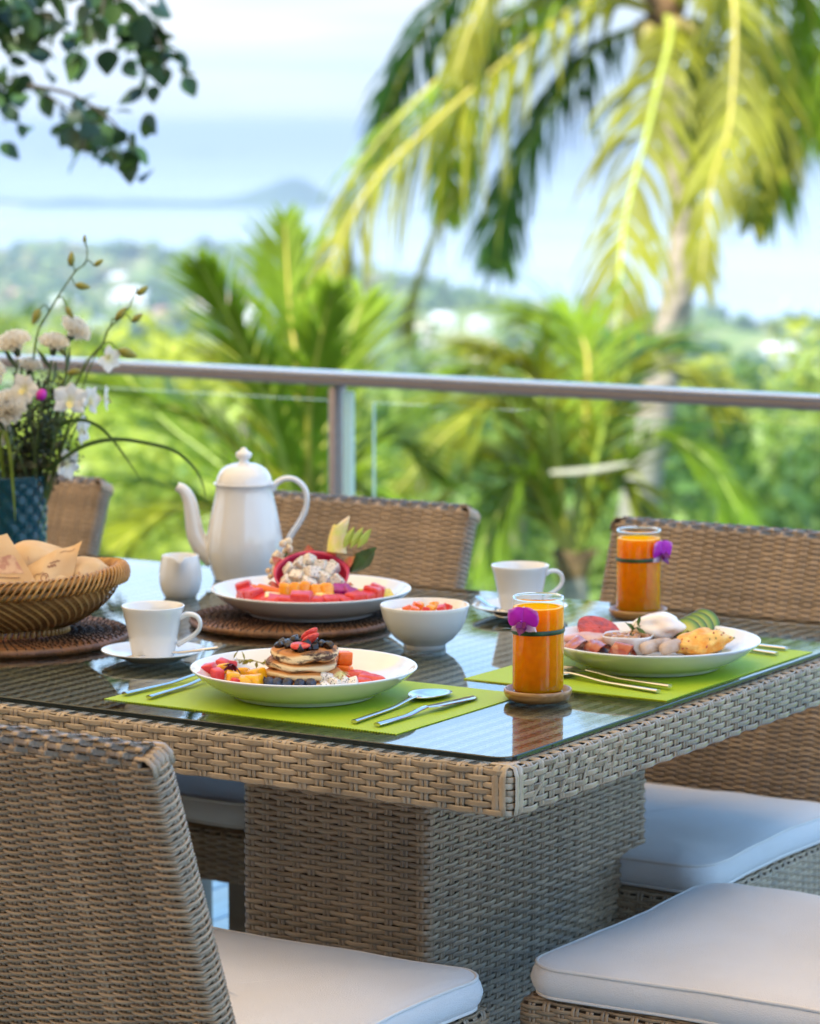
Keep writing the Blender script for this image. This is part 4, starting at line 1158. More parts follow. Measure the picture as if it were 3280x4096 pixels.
root = empty('teapot', (-2.7777, 3.9597, TZ), (0, 0, YAW)); tag(root, 'tall white porcelain coffee pot with domed lid', 'teapot')
prof = [(0, .002), (.042, .002), (.044, .0), (.0475, .0), (.048, .004), (.0535, .018), (.0585, .036), (.0602, .050), (.0590, .066), (.0555, .086), (.0510, .106), (.0470, .124), (.0445, .138), (.0440, .1455), (.0465, .1490), (.0475, .1500), (.0472, .1512), (.0455, .1515), (.043, .150), (.042, .140), (0, .139)]
mb = MB(); mb.lathe(prof, 80)
nv = []
for x, y, z in mb.v:                                     # soft fluting
    a = atan2(y, x); r_ = sqrt(x * x + y * y)
    k = 1 + 0.006 * cos(12 * a) * smooth01((z - 0.01) / 0.03) * smooth01((0.14 - z) / 0.03)
    nv.append((x * k, y * k, z))
mb.v = nv
build('body', mb, PORC, root)
prof = [(.0440, .1515), (.0435, .1545), (.0405, .1640), (.0345, .1725), (.026, .1785), (.016, .1815), (.0085, .1830), (.0070, .1850), (.0075, .1875), (.0115, .1905), (.0130, .1945), (.0115, .1985), (.0070, .2010), (.0050, .2030), (.0035, .2055), (0, .2065)]
mb = MB(); mb.lathe(prof, 64); build('lid', mb, PORC, root)
pts = catmull([(-.046, 0, .036), (-.064, 0, .050), (-.0755, 0, .070), (-.0800, 0, .096), (-.0845, 0, .122), (-.0930, 0, .1385), (-.1040, 0, .1455)], 36)
mb = MB(); mb.tube(pts, [lerp(.0215, .0075, (i / 35) ** 0.62) for i in range(36)], 16, caps=True); build('spout', mb, PORC, root)
pts = catmull([(.043, 0, .138), (.050, 0, .150), (.064, 0, .1575), (.080, 0, .1555), (.0935, 0, .143), (.0975, 0, .127), (.0945, 0, .107), (.085, 0, .088), (.072, 0, .068), (.064, 0, .050), (.0585, 0, .036)], 44)
mb = MB(); mb.tube(pts, [0.0068 - 0.0012 * sin(pi * i / 43) for i in range(44)], 12, flat=0.75, up=(0, 0, 1)); build('handle', mb, PORC, root)

# ---- juice glasses on bamboo coasters
def real_glass(name, col=(1, 1, 1)):
    m = bpy.data.materials.new(name); m.use_nodes = True
    N = m.node_tree.nodes; L = m.node_tree.links
    b = N['Principled BSDF']; b.inputs['Base Color'].default_value = (*col, 1); b.inputs['Roughness'].default_value = 0.0
    b.inputs['Transmission Weight'].default_value = 1.0; b.inputs['IOR'].default_value = 1.46
    return m
GLASS = real_glass('tumbler_glass')
WALLG = clear_glass('tumbler_wall', (0.985, 0.99, 0.985), 1.36)
JUICE = mat('orange_juice', (1.0, 0.25, 0.001), rough=0.5, spec=0.0, sss=1.0, sssr=(1.0, 0.36, 0.03), sssscale=0.09, var=0.10, vscale=120)
FOAM = mat('juice_foam', (0.98, 0.50, 0.05), rough=0.4, sss=0.3, bump=0.4, bscale=700)
BAMBOO = mat('bamboo_wood', (0.46, 0.25, 0.085), rough=0.32, col2=(0.31, 0.145, 0.045), vscale=30, stretch=(0.6, 6, 10), coat=0.3)
BAND = mat('leaf_band', (0.018, 0.055, 0.015), rough=0.4, var=0.4, vscale=120)
ORCHID = None
def orchid_mat(name, inner, outer, r0, r1):
    m = mat(name, inner, rough=0.5, trans=0.25)
    N = m.node_tree.nodes; L = m.node_tree.links; b = N['Principled BSDF']
    tc = N.new('ShaderNodeTexCoord'); vl = N.new('ShaderNodeVectorMath'); vl.operation = 'LENGTH'
    nz = N.new('ShaderNodeTexNoise'); nz.inputs['Scale'].default_value = 160
    ad = N.new('ShaderNodeMath'); ad.operation = 'MULTIPLY_ADD'; ad.inputs[1].default_value = 0.006
    mr = N.new('ShaderNodeMapRange'); mr.inputs['From Min'].default_value = r0; mr.inputs['From Max'].default_value = r1
    rp = N.new('ShaderNodeValToRGB'); rp.color_ramp.elements[0].color = (*inner, 1); rp.color_ramp.elements[1].color = (*outer, 1)
    L.new(tc.outputs['Object'], vl.inputs[0]); L.new(tc.outputs['Object'], nz.inputs['Vector']); L.new(nz.outputs['Fac'], ad.inputs[0]); L.new(vl.outputs['Value'], ad.inputs[2])
    L.new(ad.outputs['Value'], mr.inputs['Value']); L.new(mr.outputs['Result'], rp.inputs['Fac']); L.new(rp.outputs['Color'], b.inputs['Base Color'])
    tr = [n for n in N if n.type == 'BSDF_TRANSLUCENT'][0]; L.new(rp.outputs['Color'], tr.inputs['Color'])
    return m
PETAL = orchid_mat('orchid_petal_magenta', (0.50, 0.012, 0.48), (0.74, 0.36, 0.70), 0.021, 0.0275)
SEPAL = orchid_mat('orchid_sepal_pink', (0.42, 0.02, 0.42), (0.86, 0.68, 0.80), 0.008, 0.020)
LIP = mat('orchid_lip_purple', (0.16, 0.0, 0.12), rough=0.5, var=0.3, vscale=90)
PETAL_W = orchid_mat('orchid_petal_white', (0.80, 0.76, 0.42), (0.84, 0.82, 0.76), 0.004, 0.014)
def petal(mb, ang, L, W, curl=0.15, lift=0.1, wav=0.08, n=9, mi=0, seed=0, point=1.0):
    """A petal in the XZ plane seen from -Y, growing outwards at an angle."""
    rows = []
    ca, sa = cos(ang), sin(ang)
    for j in range(n + 1):
        t = j / n
        w = W * (sin(pi * min(1, t ** 0.75 * 0.96 + 0.03)) ** (0.6 * point)) * (0.4 + 0.6 * min(1, t * 2.2))
        row = []
        for i in range(n + 1):
            u = (i / n - 0.5) * 2
            x = t * L * (1 - 0.10 * u * u); y = u * w
            d = -lift * L * t + curl * L * t * t + 0.18 * W * u * u + wav * L * t * noise.noise(Vector((u * 2 + seed, t * 2.5, seed * 1.7)))
            row.append((x * ca - y * sa, d, x * sa + y * ca))
        rows.append(row)
    mb.grid(rows, mi=mi)
def orchid_blossom(root, s, mats, seed=0, parent_loc=(0, 0, 0)):
    P, S, Lp = mats
    mb = MB()
    for k, a in enumerate((90, 215, 325)): petal(mb, radians(a), 0.022 * s, 0.0085 * s, seed=seed + k, point=1.2)
    build('sepals', mb, S, root)
    for k, a in enumerate((38, 142)):
        mb = MB(); petal(mb, radians(a), 0.0255 * s, 0.0155 * s, lift=0.22, seed=seed + 5 + k, point=0.7, n=12)
        build('petal', mb, P, root, loc=(0, -0.0015, 0))
    mb = MB(); petal(mb, radians(268), 0.016 * s, 0.0075 * s, curl=-0.5, lift=0.25, seed=seed + 9)
    petal(mb, radians(225), 0.009 * s, 0.0045 * s, curl=-0.6, lift=0.5, seed=seed + 10); petal(mb, radians(315), 0.009 * s, 0.0045 * s, curl=-0.6, lift=0.5, seed=seed + 11)
    lp = build('lip', mb, Lp, root, loc=(0, -0.004 * s, 0))
    mb = MB(); mb.lathe([(0, 0), (.0016 * s, .001), (.0018 * s, .004 * s), (0, .0055 * s)], 10)
    build('column', mb, S, lp, loc=(0, -0.003 * s, 0.001), rot=(radians(70), 0, 0))
def juice(loc, where, band_ang, orch, orch_rot):
    co = empty('coaster', (loc[0], loc[1], TZ)); 
    prof = [(0, .0), (.030, .0), (.036, .002), (.0405, .0065), (.0420, .0115), (.0418, .0150), (.0408, .0158), (.0396, .0150), (.0385, .0100), (.035, .0062), (0, .0058)]
    mb = MB(); mb.lathe(prof, 64); bpy.data.objects.remove(co)
    tag(build('coaster', mb, BAMBOO, None, (loc[0], loc[1], TZ)), 'round bamboo coaster under the %s juice glass' % where, 'coaster', 'bamboo coasters')
    zb = TZ + 0.0060
    g = empty('juice_glass', (loc[0], loc[1], zb)); tag(g, 'straight glass tumbler of orange juice, %s of the two' % where, 'glass', 'glasses of orange juice')
    R = 0.0315; H = 0.1235; t = 0.0014
    prof = [(0, .0), (R - .002, .0), (R - .0005, .0010), (R, .003), (R, H - .001), (R - .0004, H), (R - t + .0003, H), (R - t, H - .001), (R - t, .010), (R - t - .002, .0078), (0, .0072)]
    wall = [(R, .004), (R, H - .0025)]
    mb = MB(); mb.lathe(wall, 96); build('tumbler', mb, WALLG, g)
    mb = MB(); mb.lathe([(R - t, H - .0025), (R, H - .0025), (R + .0002, H - .0010), (R - t * .5, H + .0002), (R - t - .0002, H - .0010), (R - t, H - .0025)], 96); build('rim', mb, GLASS, g)
    mb = MB(); mb.lathe([(0, 0), (R - .002, 0), (R - .0004, .001), (R, .003), (R - .0002, .0062), (R - .002, .0068), (0, .0066)], 96); build('base', mb, GLASS, g)
    lv = 0.1105
    r2 = R - 0.0004
    prof = [(0, .0069), (r2 - .0022, .0075), (r2, .0098), (r2, lv), (r2 - .001, lv - 0.0006), (0, lv - 0.0006)]
    mb = MB(); mb.lathe(prof, 96); ju = build('juice', mb, JUICE, g, auto=60)
    mb = MB(); rows = []
    for j in range(8):
        rr = (r2 - 0.0006) * (0.86 + 0.14 * j / 7)
        rows.append([(rr * cos(2 * pi * k / 60), rr * sin(2 * pi * k / 60), lv + 0.0003 + 0.0005 * max(0, noise.noise(Vector((cos(2 * pi * k / 60) * 5, sin(2 * pi * k / 60) * 5, j * 1.0)))) ) for k in range(60)])
    mb.grid(rows, closed_u=True); build('foam_ring', mb, FOAM, ju)
    zl = 0.0815
    rows = []
    for k in range(60):
        a = 2 * pi * k / 60
        rows.append([((R + .0006 + o) * cos(a), (R + .0006 + o) * sin(a), zl + z + 0.0008 * sin(a + 1.0)) for z, o in ((-.0028, 0), (-.0010, .0008), (.0012, .0008), (.0030, 0))])
    mb = MB(); mb.grid(rows, closed_v=True)
    bo = build('leaf_band', mb, BAND, None, (loc[0], loc[1], zb)); tag(bo, 'dark leaf strip tied round the %s juice glass' % where, 'leaf strip', 'leaf strips on the glasses')
    mb = MB()
    a = YAW + band_ang
    d = Vector((cos(a), sin(a), 0)); pth = [d * (R + 0.001) + Vector((0, 0, zl)), d * (R + 0.006) + Vector((-sin(a), cos(a), 0)) * 0.006 + Vector((0, 0, zl + .001)), d * (R + .009) + Vector((-sin(a), cos(a), 0)) * 0.013 + Vector((0, 0, zl + .0015))]
    mb.tube(pth, [.003, .0029, .0024], 6, flat=0.25); build('loose_end', mb, BAND, bo)
    r_, f_, z_ = orch
    p = Vector((loc[0], loc[1], zb)) + VIEW_R * r_ + VIEW_F * f_ + Vector((0, 0, z_))
    o = empty('orchid_flower', p, orch_rot); tag(o, 'magenta orchid blossom tied to the %s juice glass' % where, 'orchid', 'orchids on the glasses')
    orchid_blossom(o, 0.92, (PETAL, SEPAL, LIP), seed=int(loc[0] * 100))
    mb = MB(); mb.tube([(0, 0.001, -0.003), (0.002, 0.006, -0.006), (0.004, 0.009, -0.008)], 0.001, 6); build('stalk', mb, BAND, o)
juice((-1.8769, 3.2999), 'nearer', pi * 0.93, (-0.0195, -0.0335, 0.0965), (0, 0, YAW - 0.35))
juice((-2.0741, 3.9354), 'farther', pi * 0.2, (0.0315, -0.0180, 0.0905), (0, 0, YAW + 0.75))

# ---- cutlery
def place_line(a, b, z=0.0):
    A = Vector((a[0], a[1], 0)); B = Vector((b[0], b[1], 0)); d = B - A
    return atan2(d.y, d.x), d.length
def handle_into(mb, L, w0=0.0045, w1=0.0028):
    n = 24; rows = []
    for i in range(n + 1):
        t = i / n
        w = lerp(w0, w1, smooth01(t)); h = lerp(0.0024, 0.0017, t)
        z = 0.0032 + 0.004 * smooth01((t - 0.55) / 0.45)
        x = t * L
        rows.append([(x, w * cos(2 * pi * k / 12), z + h * (1 if sin(2 * pi * k / 12) > 0 else 1) * sin(2 * pi * k / 12)) for k in range(12)])
    mb.grid(rows, closed_u=True, flip=True)
    mb.f.append(tuple(range(12))); mb.mi.append(0)
    return rows[-1]
def spoon(name, a, b, label, sc=1.0, head=True, fork=False, z0=0.0017):
    ang, L = place_line(a, b)
    root = empty(name, (a[0], a[1], TZ + z0), (0, 0, ang)); tag(root, label, 'fork' if fork else 'spoon', 'stainless steel cutlery')
    hl = 0.135 * sc
    mb = MB(); handle_into(mb, hl); build('handle', mb, STEEL, root, auto=60)
    mb = MB()
    if not fork:
        nb, na = 10, 28
        LX, LY = 0.033 * sc, 0.0205 * sc
        cx = hl + LX * 0.96
        def shape(rr, a): 
            x = cos(a) * LX * rr; y = sin(a) * LY * rr * (1 - 0.14 * cos(a) * -1)
            return (cx + x, y, 0.0068 - 0.0072 * (1 - rr * rr) - 0.002 * (x / LX if x > 0 else 0))
        top = [[shape(j / nb, 2 * pi * k / na) for k in range(na)] for j in range(nb + 1)]
        bot = [[(x, y, z - 0.0012) for x, y, z in r] for r in reversed(top)]
        mb.grid(top + bot, closed_u=True)
        build('bowl', mb, STEEL, root)
        mb = MB(); mb.tube([(hl - .002, 0, .0070), (hl + .008, 0, .0068), (hl + .016, 0, .0045)], [.0028, .0030, .0016], 8, flat=0.55); build('neck', mb, STEEL, root)
    else:
        n = 8; rows = []
        for i in range(n + 1):
            t = i / n; w = lerp(0.003, 0.0115, smooth01(t)); x = hl + t * 0.028 * sc
            rows.append([(x, w * u, 0.0068 + 0.001 * sin(pi * t) * 0 - 0.002 * sin(pi * t) + (0.0008 * u * u)) for u in (-1, -.5, 0, .5, 1)])
        low = [[(x, y, z - .0014) for x, y, z in r] for r in rows]
        mb.grid(rows); mb.grid(low, flip=True)
        build('head', mb, STEEL, root)
        for k in range(4):
            y = (k - 1.5) * 0.0066
            mb = MB(); mb.tube([(hl + .027 * sc, y, .0066), (hl + .045 * sc, y * 1.02, .0056), (hl + .070 * sc, y, .0075)], [.0017, .0016, .0009], 6, flat=0.7); build('tine', mb, STEEL, root)
    return root
def knife(a, b, label, sc=1.0, z0=0.0017):
    ang, L = place_line(a, b)
    root = empty('table_knife', (a[0], a[1], TZ + z0), (0, 0, ang)); tag(root, label, 'knife', 'stainless steel cutlery')
    hl = 0.108 * sc
    mb = MB(); handle_into(mb, hl, 0.0050, 0.0045); build('handle', mb, STEEL, root, auto=60)
    n = 16; rows = []
    for i in range(n + 1):
        t = i / n; x = hl + t * 0.118 * sc
        w = 0.0085 * (min(1, 0.55 + t * 3)) * (1 if t < 0.75 else sqrt(max(0.0, 1 - ((t - 0.75) / 0.25) ** 2)) + 0.02)
        z = lerp(0.0065, 0.0016, t)
        rows.append([(x, 0.0045 - 2 * w * 0.9, z), (x, 0.0045 - w, z + 0.0008), (x, 0.0045, z + 0.0011), (x, 0.0045, z - 0.0005), (x, 0.0045 - w, z - 0.0004)])
    mb = MB(); mb.grid(rows, closed_u=True); build('blade', mb, STEEL, root)
    return root
spoon('dinner_spoon', (-1.9796, 3.0436), (-1.998, 3.278), 'steel spoon right of the pancake plate', 1.16)
knife((-1.9464, 3.0420), (-1.9449, 3.2726), 'steel knife right of the spoon beside the pancakes', 1.0)
spoon('dinner_fork', (-2.3191, 3.0464), (-2.312, 3.178), 'left of the two steel forks beside the pancake plate', 1.1, fork=True)
spoon('dinner_fork', (-2.2792, 3.0430), (-2.289, 3.168), 'right of the two steel forks beside the pancake plate', 1.1, fork=True)
spoon('dinner_spoon', (-1.7690, 3.4115), (-1.917, 3.4475), 'steel spoon in front of the cooked breakfast plate', 1.1)
spoon('dinner_fork', (-1.7679, 3.4410), (-1.9308, 3.4718), 'steel fork in front of the cooked breakfast plate', 1.0, fork=True, z0=0.0035)
spoon('dinner_fork', (-1.7643, 3.7426), (-1.8228, 3.7552), 'nearer of two handles right of the cooked breakfast', 1.0, fork=True)
spoon('dinner_fork', (-1.7715, 3.7872), (-1.8344, 3.7935), 'farther of two handles right of the cooked breakfast', 1.0, fork=True)
def teaspoon(c, a0, a1, label):
    p0 = local(c, *a0); p1 = local(c, *a1)
    return spoon('teaspoon', (p0.x, p0.y), (p1.x, p1.y), label, 0.62, z0=a0[2])
teaspoon((-2.4535, 3.287), (0.085, -0.003, 0.0135), (0.020, -0.012, 0.0), 'small steel teaspoon on the saucer by the basket').rotation_euler[1] = 0.10
teaspoon((-2.2350, 3.876), (-0.060, 0.045, 0.0160), (-0.036, -0.030, 0.0), 'small steel teaspoon on the far saucer').rotation_euler[1] = 0.10

# ---- food
def chunk_mesh(name, size, bev, m, seed, amt=0.12, seg=3):
    me = rbox_mesh(name, size, bev, seg, m)
    s = max(size)
    for v in me.vertices:
        d = noise.noise_vector(v.co * (1.3 / s) + Vector((seed * 3.7, seed, 0)))
        v.co += d * s * amt
    return me
def blob_mesh(name, R, m, seed, amt=0.15, freq=1.2, sub=3, sq=(1, 1, 1)):
    bm = bmesh.new(); bmesh.ops.create_icosphere(bm, subdivisions=sub, radius=1.0)
    for v in bm.verts:
        k = 1 + amt * noise.noise(v.co * freq + Vector((seed * 5.1, 0, seed)))
        v.co = Vector((v.co.x * sq[0], v.co.y * sq[1], v.co.z * sq[2])) * R * k
    me = bpy.data.meshes.new(name); bm.to_mesh(me); bm.free()
    me.polygons.foreach_set('use_smooth', [True] * len(me.polygons)); me.materials.append(m)
    return me
def put(name, me, c, r, f, z, label, cat, group=None, rot=(0, 0, 0)):
    o = link(name, me, None, local(c, r, f, z), (rot[0], rot[1], rot[2] + YAW))
    return tag(o, label, cat, group)
MELON = mat('watermelon_flesh', (0.58, 0.014, 0.018), rough=0.28, sss=0.12, sssr=(1, .2, .15), col2=(0.64, 0.05, 0.04), vscale=120, bump=0.3, bscale=500)
MANGO = mat('mango_flesh', (0.80, 0.40, 0.010), rough=0.22, sss=0.3, sssr=(1, .6, .1), var=0.10, vscale=90)
PAPAYA = mat('papaya_flesh', (0.76, 0.15, 0.012), rough=0.25, sss=0.3, sssr=(1, .4, .1), var=0.10, vscale=90)
CITRUS = mat('orange_flesh', (0.80, 0.27, 0.008), rough=0.25, sss=0.3, sssr=(1, .5, .1), col2=(0.86, 0.40, 0.03), vscale=160)
PINE = mat('pineapple_flesh', (0.82, 0.66, 0.26), rough=0.3, sss=0.3, var=0.12, vscale=200)
BERRY = mat('blueberry_skin', (0.010, 0.014, 0.034), rough=0.5, col2=(0.045, 0.060, 0.11), vscale=90, coat=0.15)
STRAW = mat('strawberry_flesh', (0.55, 0.018, 0.02), rough=0.25, col2=(0.70, 0.10, 0.07), vscale=160, sss=0.2)
CHOC = mat('chocolate_chip', (0.022, 0.013, 0.012), rough=0.28)
PURPLE = mat('purple_pitaya', (0.36, 0.003, 0.20), rough=0.3, col2=(0.24, 0.0, 0.12), vscale=220)
YEL = mat('yellow_fruit', (0.80, 0.55, 0.04), rough=0.3, sss=0.2, var=0.12, vscale=120)
HERB = mat('herb_green', (0.07, 0.13, 0.018), rough=0.5, trans=0.2)
def speckled(name, base, dots, scale, size):
    m = mat(name, base, rough=0.35, sss=0.2)
    N = m.node_tree.nodes; L = m.node_tree.links; b = N['Principled BSDF']
    tc = N.new('ShaderNodeTexCoord'); vo = N.new('ShaderNodeTexVoronoi'); vo.inputs['Scale'].default_value = scale
    rp = N.new('ShaderNodeValToRGB'); rp.color_ramp.elements[0].color = (*dots, 1); rp.color_ramp.elements[1].color = (*base, 1)
    rp.color_ramp.elements[0].position = size; rp.color_ramp.elements[1].position = size + 0.05
    L.new(tc.outputs['Object'], vo.inputs['Vector']); L.new(vo.outputs['Distance'], rp.inputs['Fac']); L.new(rp.outputs['Color'], b.inputs['Base Color'])
    return m
DRAGON = speckled('white_pitaya', (0.74, 0.71, 0.66), (0.02, 0.02, 0.02), 330, 0.24)

# pancakes
def pancake_mat(name, choc):
    m = mat(name, (0.62, 0.40, 0.15), rough=0.7)
    N = m.node_tree.nodes; L = m.node_tree.links; b = N['Principled BSDF']
    tc = N.new('ShaderNodeTexCoord'); sp = N.new('ShaderNodeSeparateXYZ'); ab = N.new('ShaderNodeMath'); ab.operation = 'ABSOLUTE'
    rp = N.new('ShaderNodeValToRGB'); rp.color_ramp.elements[0].position = 0.35; rp.color_ramp.elements[0].color = (0.78, 0.60, 0.34, 1)
    rp.color_ramp.elements[1].position = 0.80; rp.color_ramp.elements[1].color = (0.46, 0.18, 0.035, 1)
    L.new(tc.outputs['Normal'], sp.inputs[0]); L.new(sp.outputs['Z'], ab.inputs[0]); L.new(ab.outputs[0], rp.inputs['Fac'])
    nz = N.new('ShaderNodeTexNoise'); nz.inputs['Scale'].default_value = 30; nz.inputs['Detail'].default_value = 9; nz.inputs['Roughness'].default_value = 0.68; nz.inputs['Distortion'].default_value = 0.6
    L.new(tc.outputs['Object'], nz.inputs['Vector'])
    r2 = N.new('ShaderNodeValToRGB'); r2.color_ramp.elements[0].position = choc; r2.color_ramp.elements[1].position = choc + 0.09
    r2.color_ramp.elements[0].color = (0, 0, 0, 1); r2.color_ramp.elements[1].color = (1, 1, 1, 1)
    mp = N.new('ShaderNodeMapping'); mp.inputs['Scale'].default_value = (1, 1, 3.0); L.new(tc.outputs['Object'], mp.inputs['Vector']); L.new(mp.outputs['Vector'], nz.inputs['Vector'])
    L.new(nz.outputs['Fac'], r2.inputs['Fac'])
    mx = N.new('ShaderNodeMix'); mx.data_type = 'RGBA'; mx.inputs[7].default_value = (0.060, 0.026, 0.014, 1)
    L.new(r2.outputs['Color'], mx.inputs[0]); L.new(rp.outputs['Color'], mx.inputs[6]); L.new(mx.outputs[2], b.inputs['Base Color'])
    bp = N.new('ShaderNodeBump'); bp.inputs['Strength'].default_value = 0.5; bp.inputs['Distance'].default_value = 0.0012
    n3 = N.new('ShaderNodeTexNoise'); n3.inputs['Scale'].default_value = 260; L.new(tc.outputs['Object'], n3.inputs['Vector']); L.new(n3.outputs['Fac'], bp.inputs['Height']); L.new(bp.outputs['Normal'], b.inputs['Normal'])
    return m
PK = [pancake_mat('pancake_plain', 0.62), pancake_mat('pancake_marbled', 0.52), pancake_mat('pancake_choc', 0.49)]
def pancake(R, h, seed, m):
    mb = MB(); n = 56; rows = []
    for rr, z in ((0.02, 0), (.5, 0.0), (.82, .0), (.93, .08), (.985, .28), (1.0, .5), (.985, .74), (.94, .92), (.86, 1.0), (.5, 1.04), (.02, 1.05)):
        row = []
        for k in range(n):
            a = 2 * pi * k / n; d = Vector((cos(a), sin(a), 0))
            q = 1 + 0.09 * noise.noise(d * 1.3 + Vector((seed * 4, 0, 0))) + 0.022 * noise.noise(d * 6 + Vector((seed, z * 3, 0)))
            row.append((R * rr * q * cos(a), R * rr * q * sin(a), h * z + 0.0018 * noise.noise(d * rr * 2 + Vector((seed, 2, z))) + 0.0045 * rr * rr * noise.noise(d * 1.1 + Vector((9, seed, 0)))))
        rows.append(row)
    mb.grid(rows, closed_u=True, flip=False)
    return mb.mesh('pancake', m)
fz = 0.0098          # inside floor of a plate above the glass
ST = (-0.002, 0.048)
put('pancake', pancake(0.047, 0.0065, 1, PK[0]), A_, ST[0] + .002, ST[1] - .002, fz, 'lowest pancake of the stack, mostly hidden', 'pancake', 'stacked pancakes')
put('pancake', pancake(0.0465, 0.0115, 2, PK[0]), A_, ST[0] - .001, ST[1] + .001, fz + .0062, 'golden pancake second from the bottom of the stack', 'pancake', 'stacked pancakes', (0.0, 0.02, 0.4))
put('pancake', pancake(0.0445, 0.0115, 3, PK[1]), A_, ST[0] - .003, ST[1] + .003, fz + .0180, 'marbled pancake second from the top of the stack', 'pancake', 'stacked pancakes', (0.02, -0.03, 2.0))
put('pancake', pancake(0.0430, 0.0135, 4, PK[2]), A_, ST[0] + .001, ST[1] + .000, fz + .0297, 'chocolate marbled pancake on top of the stack', 'pancake', 'stacked pancakes', (-0.01, 0.02, 4.0))
rc = random.Random(31)
chip = [chunk_mesh('chocolate_chip', (0.0082, 0.0076, 0.0074), 0.0016, CHOC, s, 0.10) for s in range(3)]
ctop = fz + 0.0297 + 0.0142
for k in range(46):
    a = rc.random() * 6.28; rr = 0.033 * sqrt(rc.random())
    put('chocolate_chip', chip[k % 3], A_, ST[0] + rr * 1.05 * cos(a), ST[1] + 0.002 + rr * sin(a), ctop + 0.0030 + (0.0055 if rr < 0.020 and k % 2 else 0), 'small dark chocolate chip on top of the pancakes', 'chocolate chip', 'chocolate chips on the pancakes', (rc.random(), rc.random(), rc.random() * 6))
def straw_slice(L, W, th, m, seed=0):
    mb = MB(); n = 26; out = []
    for k in range(n):
        a = 2 * pi * k / n
        out.append((L * (cos(a) * 0.5), W * 0.5 * sin(a) * (1 - 0.35 * cos(a))))
    rows = [[(x * .01, y * .01, th * .5) for x, y in out], [(x * .86, y * .86, th * .5) for x, y in out], [(x, y, th * .2) for x, y in out], [(x, y, -th * .2) for x, y in out], [(x * .86, y * .86, -th * .5) for x, y in out], [(x * .01, y * .01, -th * .5) for x, y in out]]
    mb.grid(rows, closed_u=True, flip=True)
    return mb.mesh('strawberry_slice', m)
sl = straw_slice(0.025, 0.015, 0.004, STRAW)
gS = 'strawberry slices on the pancake plate'
put('strawberry_slice', sl, A_, ST[0] + .008, ST[1] - .004, ctop + .0165, 'tallest strawberry slice standing on the pancake stack', 'strawberry', gS, (radians(-62), radians(-42), 0.1))
put('strawberry_slice', sl, A_, ST[0] + .009, ST[1] - .010, ctop + .0125, 'strawberry slice leaning against the tallest one on the stack', 'strawberry', gS, (radians(-50), radians(-30), 0.2))
put('strawberry_slice', sl, A_, ST[0] - .003, ST[1] - .025, ctop + .0062, 'strawberry slice lying at the front of the pancake top', 'strawberry', gS, (radians(20), 0, 0.1))
put('strawberry_slice', straw_slice(0.036, 0.017, 0.006, STRAW), A_, .067, .050, fz + .008, 'strawberry slice farthest back at the right of the plate', 'strawberry', gS, (radians(30), 0, -0.1))
put('strawberry_slice', straw_slice(0.036, 0.017, 0.006, STRAW), A_, .083, .028, fz + .008, 'strawberry slice pointing to the right rim', 'strawberry', gS, (radians(25), radians(5), 0.1))
put('strawberry_slice', straw_slice(0.024, 0.014, 0.006, STRAW), A_, .072, .016, fz + .006, 'short strawberry slice in front of the others', 'strawberry', gS, (radians(25), 0, 0.3))
# blueberries
mb = MB(); R = 0.0071
prof = [(0, -R), (.5 * R, -.87 * R), (.87 * R, -.5 * R), (R, 0), (.9 * R, .45 * R), (.66 * R, .78 * R), (.46 * R, .90 * R), (.40 * R, .98 * R), (.34 * R, .90 * R), (.2 * R, .78 * R), (0, .74 * R)]
mb.lathe(prof, 20); bb = mb.mesh('blueberry', BERRY)
bl = [(-.0535, .0175, 'leftmost blueberry beside the mango'), (-.0425, .0060, 'second blueberry from the mango, in the front row'), (-.0330, .0035, 'third blueberry from the mango, in the front row'), (-.0205, .0010, 'plump blueberry in the middle of the front row'), (-.0050, -.0040, 'blueberry right of the plump one in the front row'), (.0085, -.0020, 'rightmost blueberry, next to the white dragon fruit'), (-.0520, .0560, 'blueberry tucked behind the mango cubes')]
for k, (r_, f_, lb) in enumerate(bl):
    put('blueberry', bb, A_, r_, f_, fz + .0066, lb, 'blueberry', 'blueberries on the pancake plate', (rc.uniform(-1, 1.4), rc.uniform(-1, 1), rc.random() * 6))
# cubes
gM, gW = 'mango pieces on the pancake plate', 'watermelon cubes on the pancake plate'
for k, (r_, f_, z_, s_, lb) in enumerate([(-.1015, .045, .0215, .015, 'mango piece next to the watermelon cubes'), (-.0890, .018, .0140, .019, 'long glossy mango piece at the front left'), (-.0735, .012, .0105, .018, 'lowest mango piece, front and centre'), (-.0630, .014, .0120, .018, 'rounded mango piece beside the blueberries'), (-.0600, .034, .0150, .019, 'tallest rounded mango piece'), (-.0765, .056, .0140, .016, 'mango piece at the back')]):
    put('mango_piece', chunk_mesh('mango_piece', (s_ * 1.15, s_, s_ * .85), .0045, MANGO, k + 3, .14), A_, r_, f_, fz + z_ - .004, lb, 'mango', gM, (rc.uniform(-.3, .3), rc.uniform(-.3, .3), rc.random() * 3))
for k, (r_, f_, z_, s_, lb) in enumerate([(-.1185, .030, .0215, .016, 'largest watermelon cube at the left of the plate'), (-.1080, .016, .0180, .015, 'watermelon cube in front of the largest one'), (-.1045, .066, .0215, .014, 'watermelon cube behind the mango'), (-.0950, .078, .0170, .014, 'farthest watermelon cube behind the red flower'), (-.0850, .002, .0110, .010, 'watermelon cube half hidden behind the front rim')]):
    put('watermelon_cube', chunk_mesh('watermelon_cube', (s_, s_, s_), .0024, MELON, k + 11, .12), A_, r_, f_, fz + z_ - .003, lb, 'watermelon', gW, (rc.uniform(-.4, .4), rc.uniform(-.4, .4), rc.random() * 3))
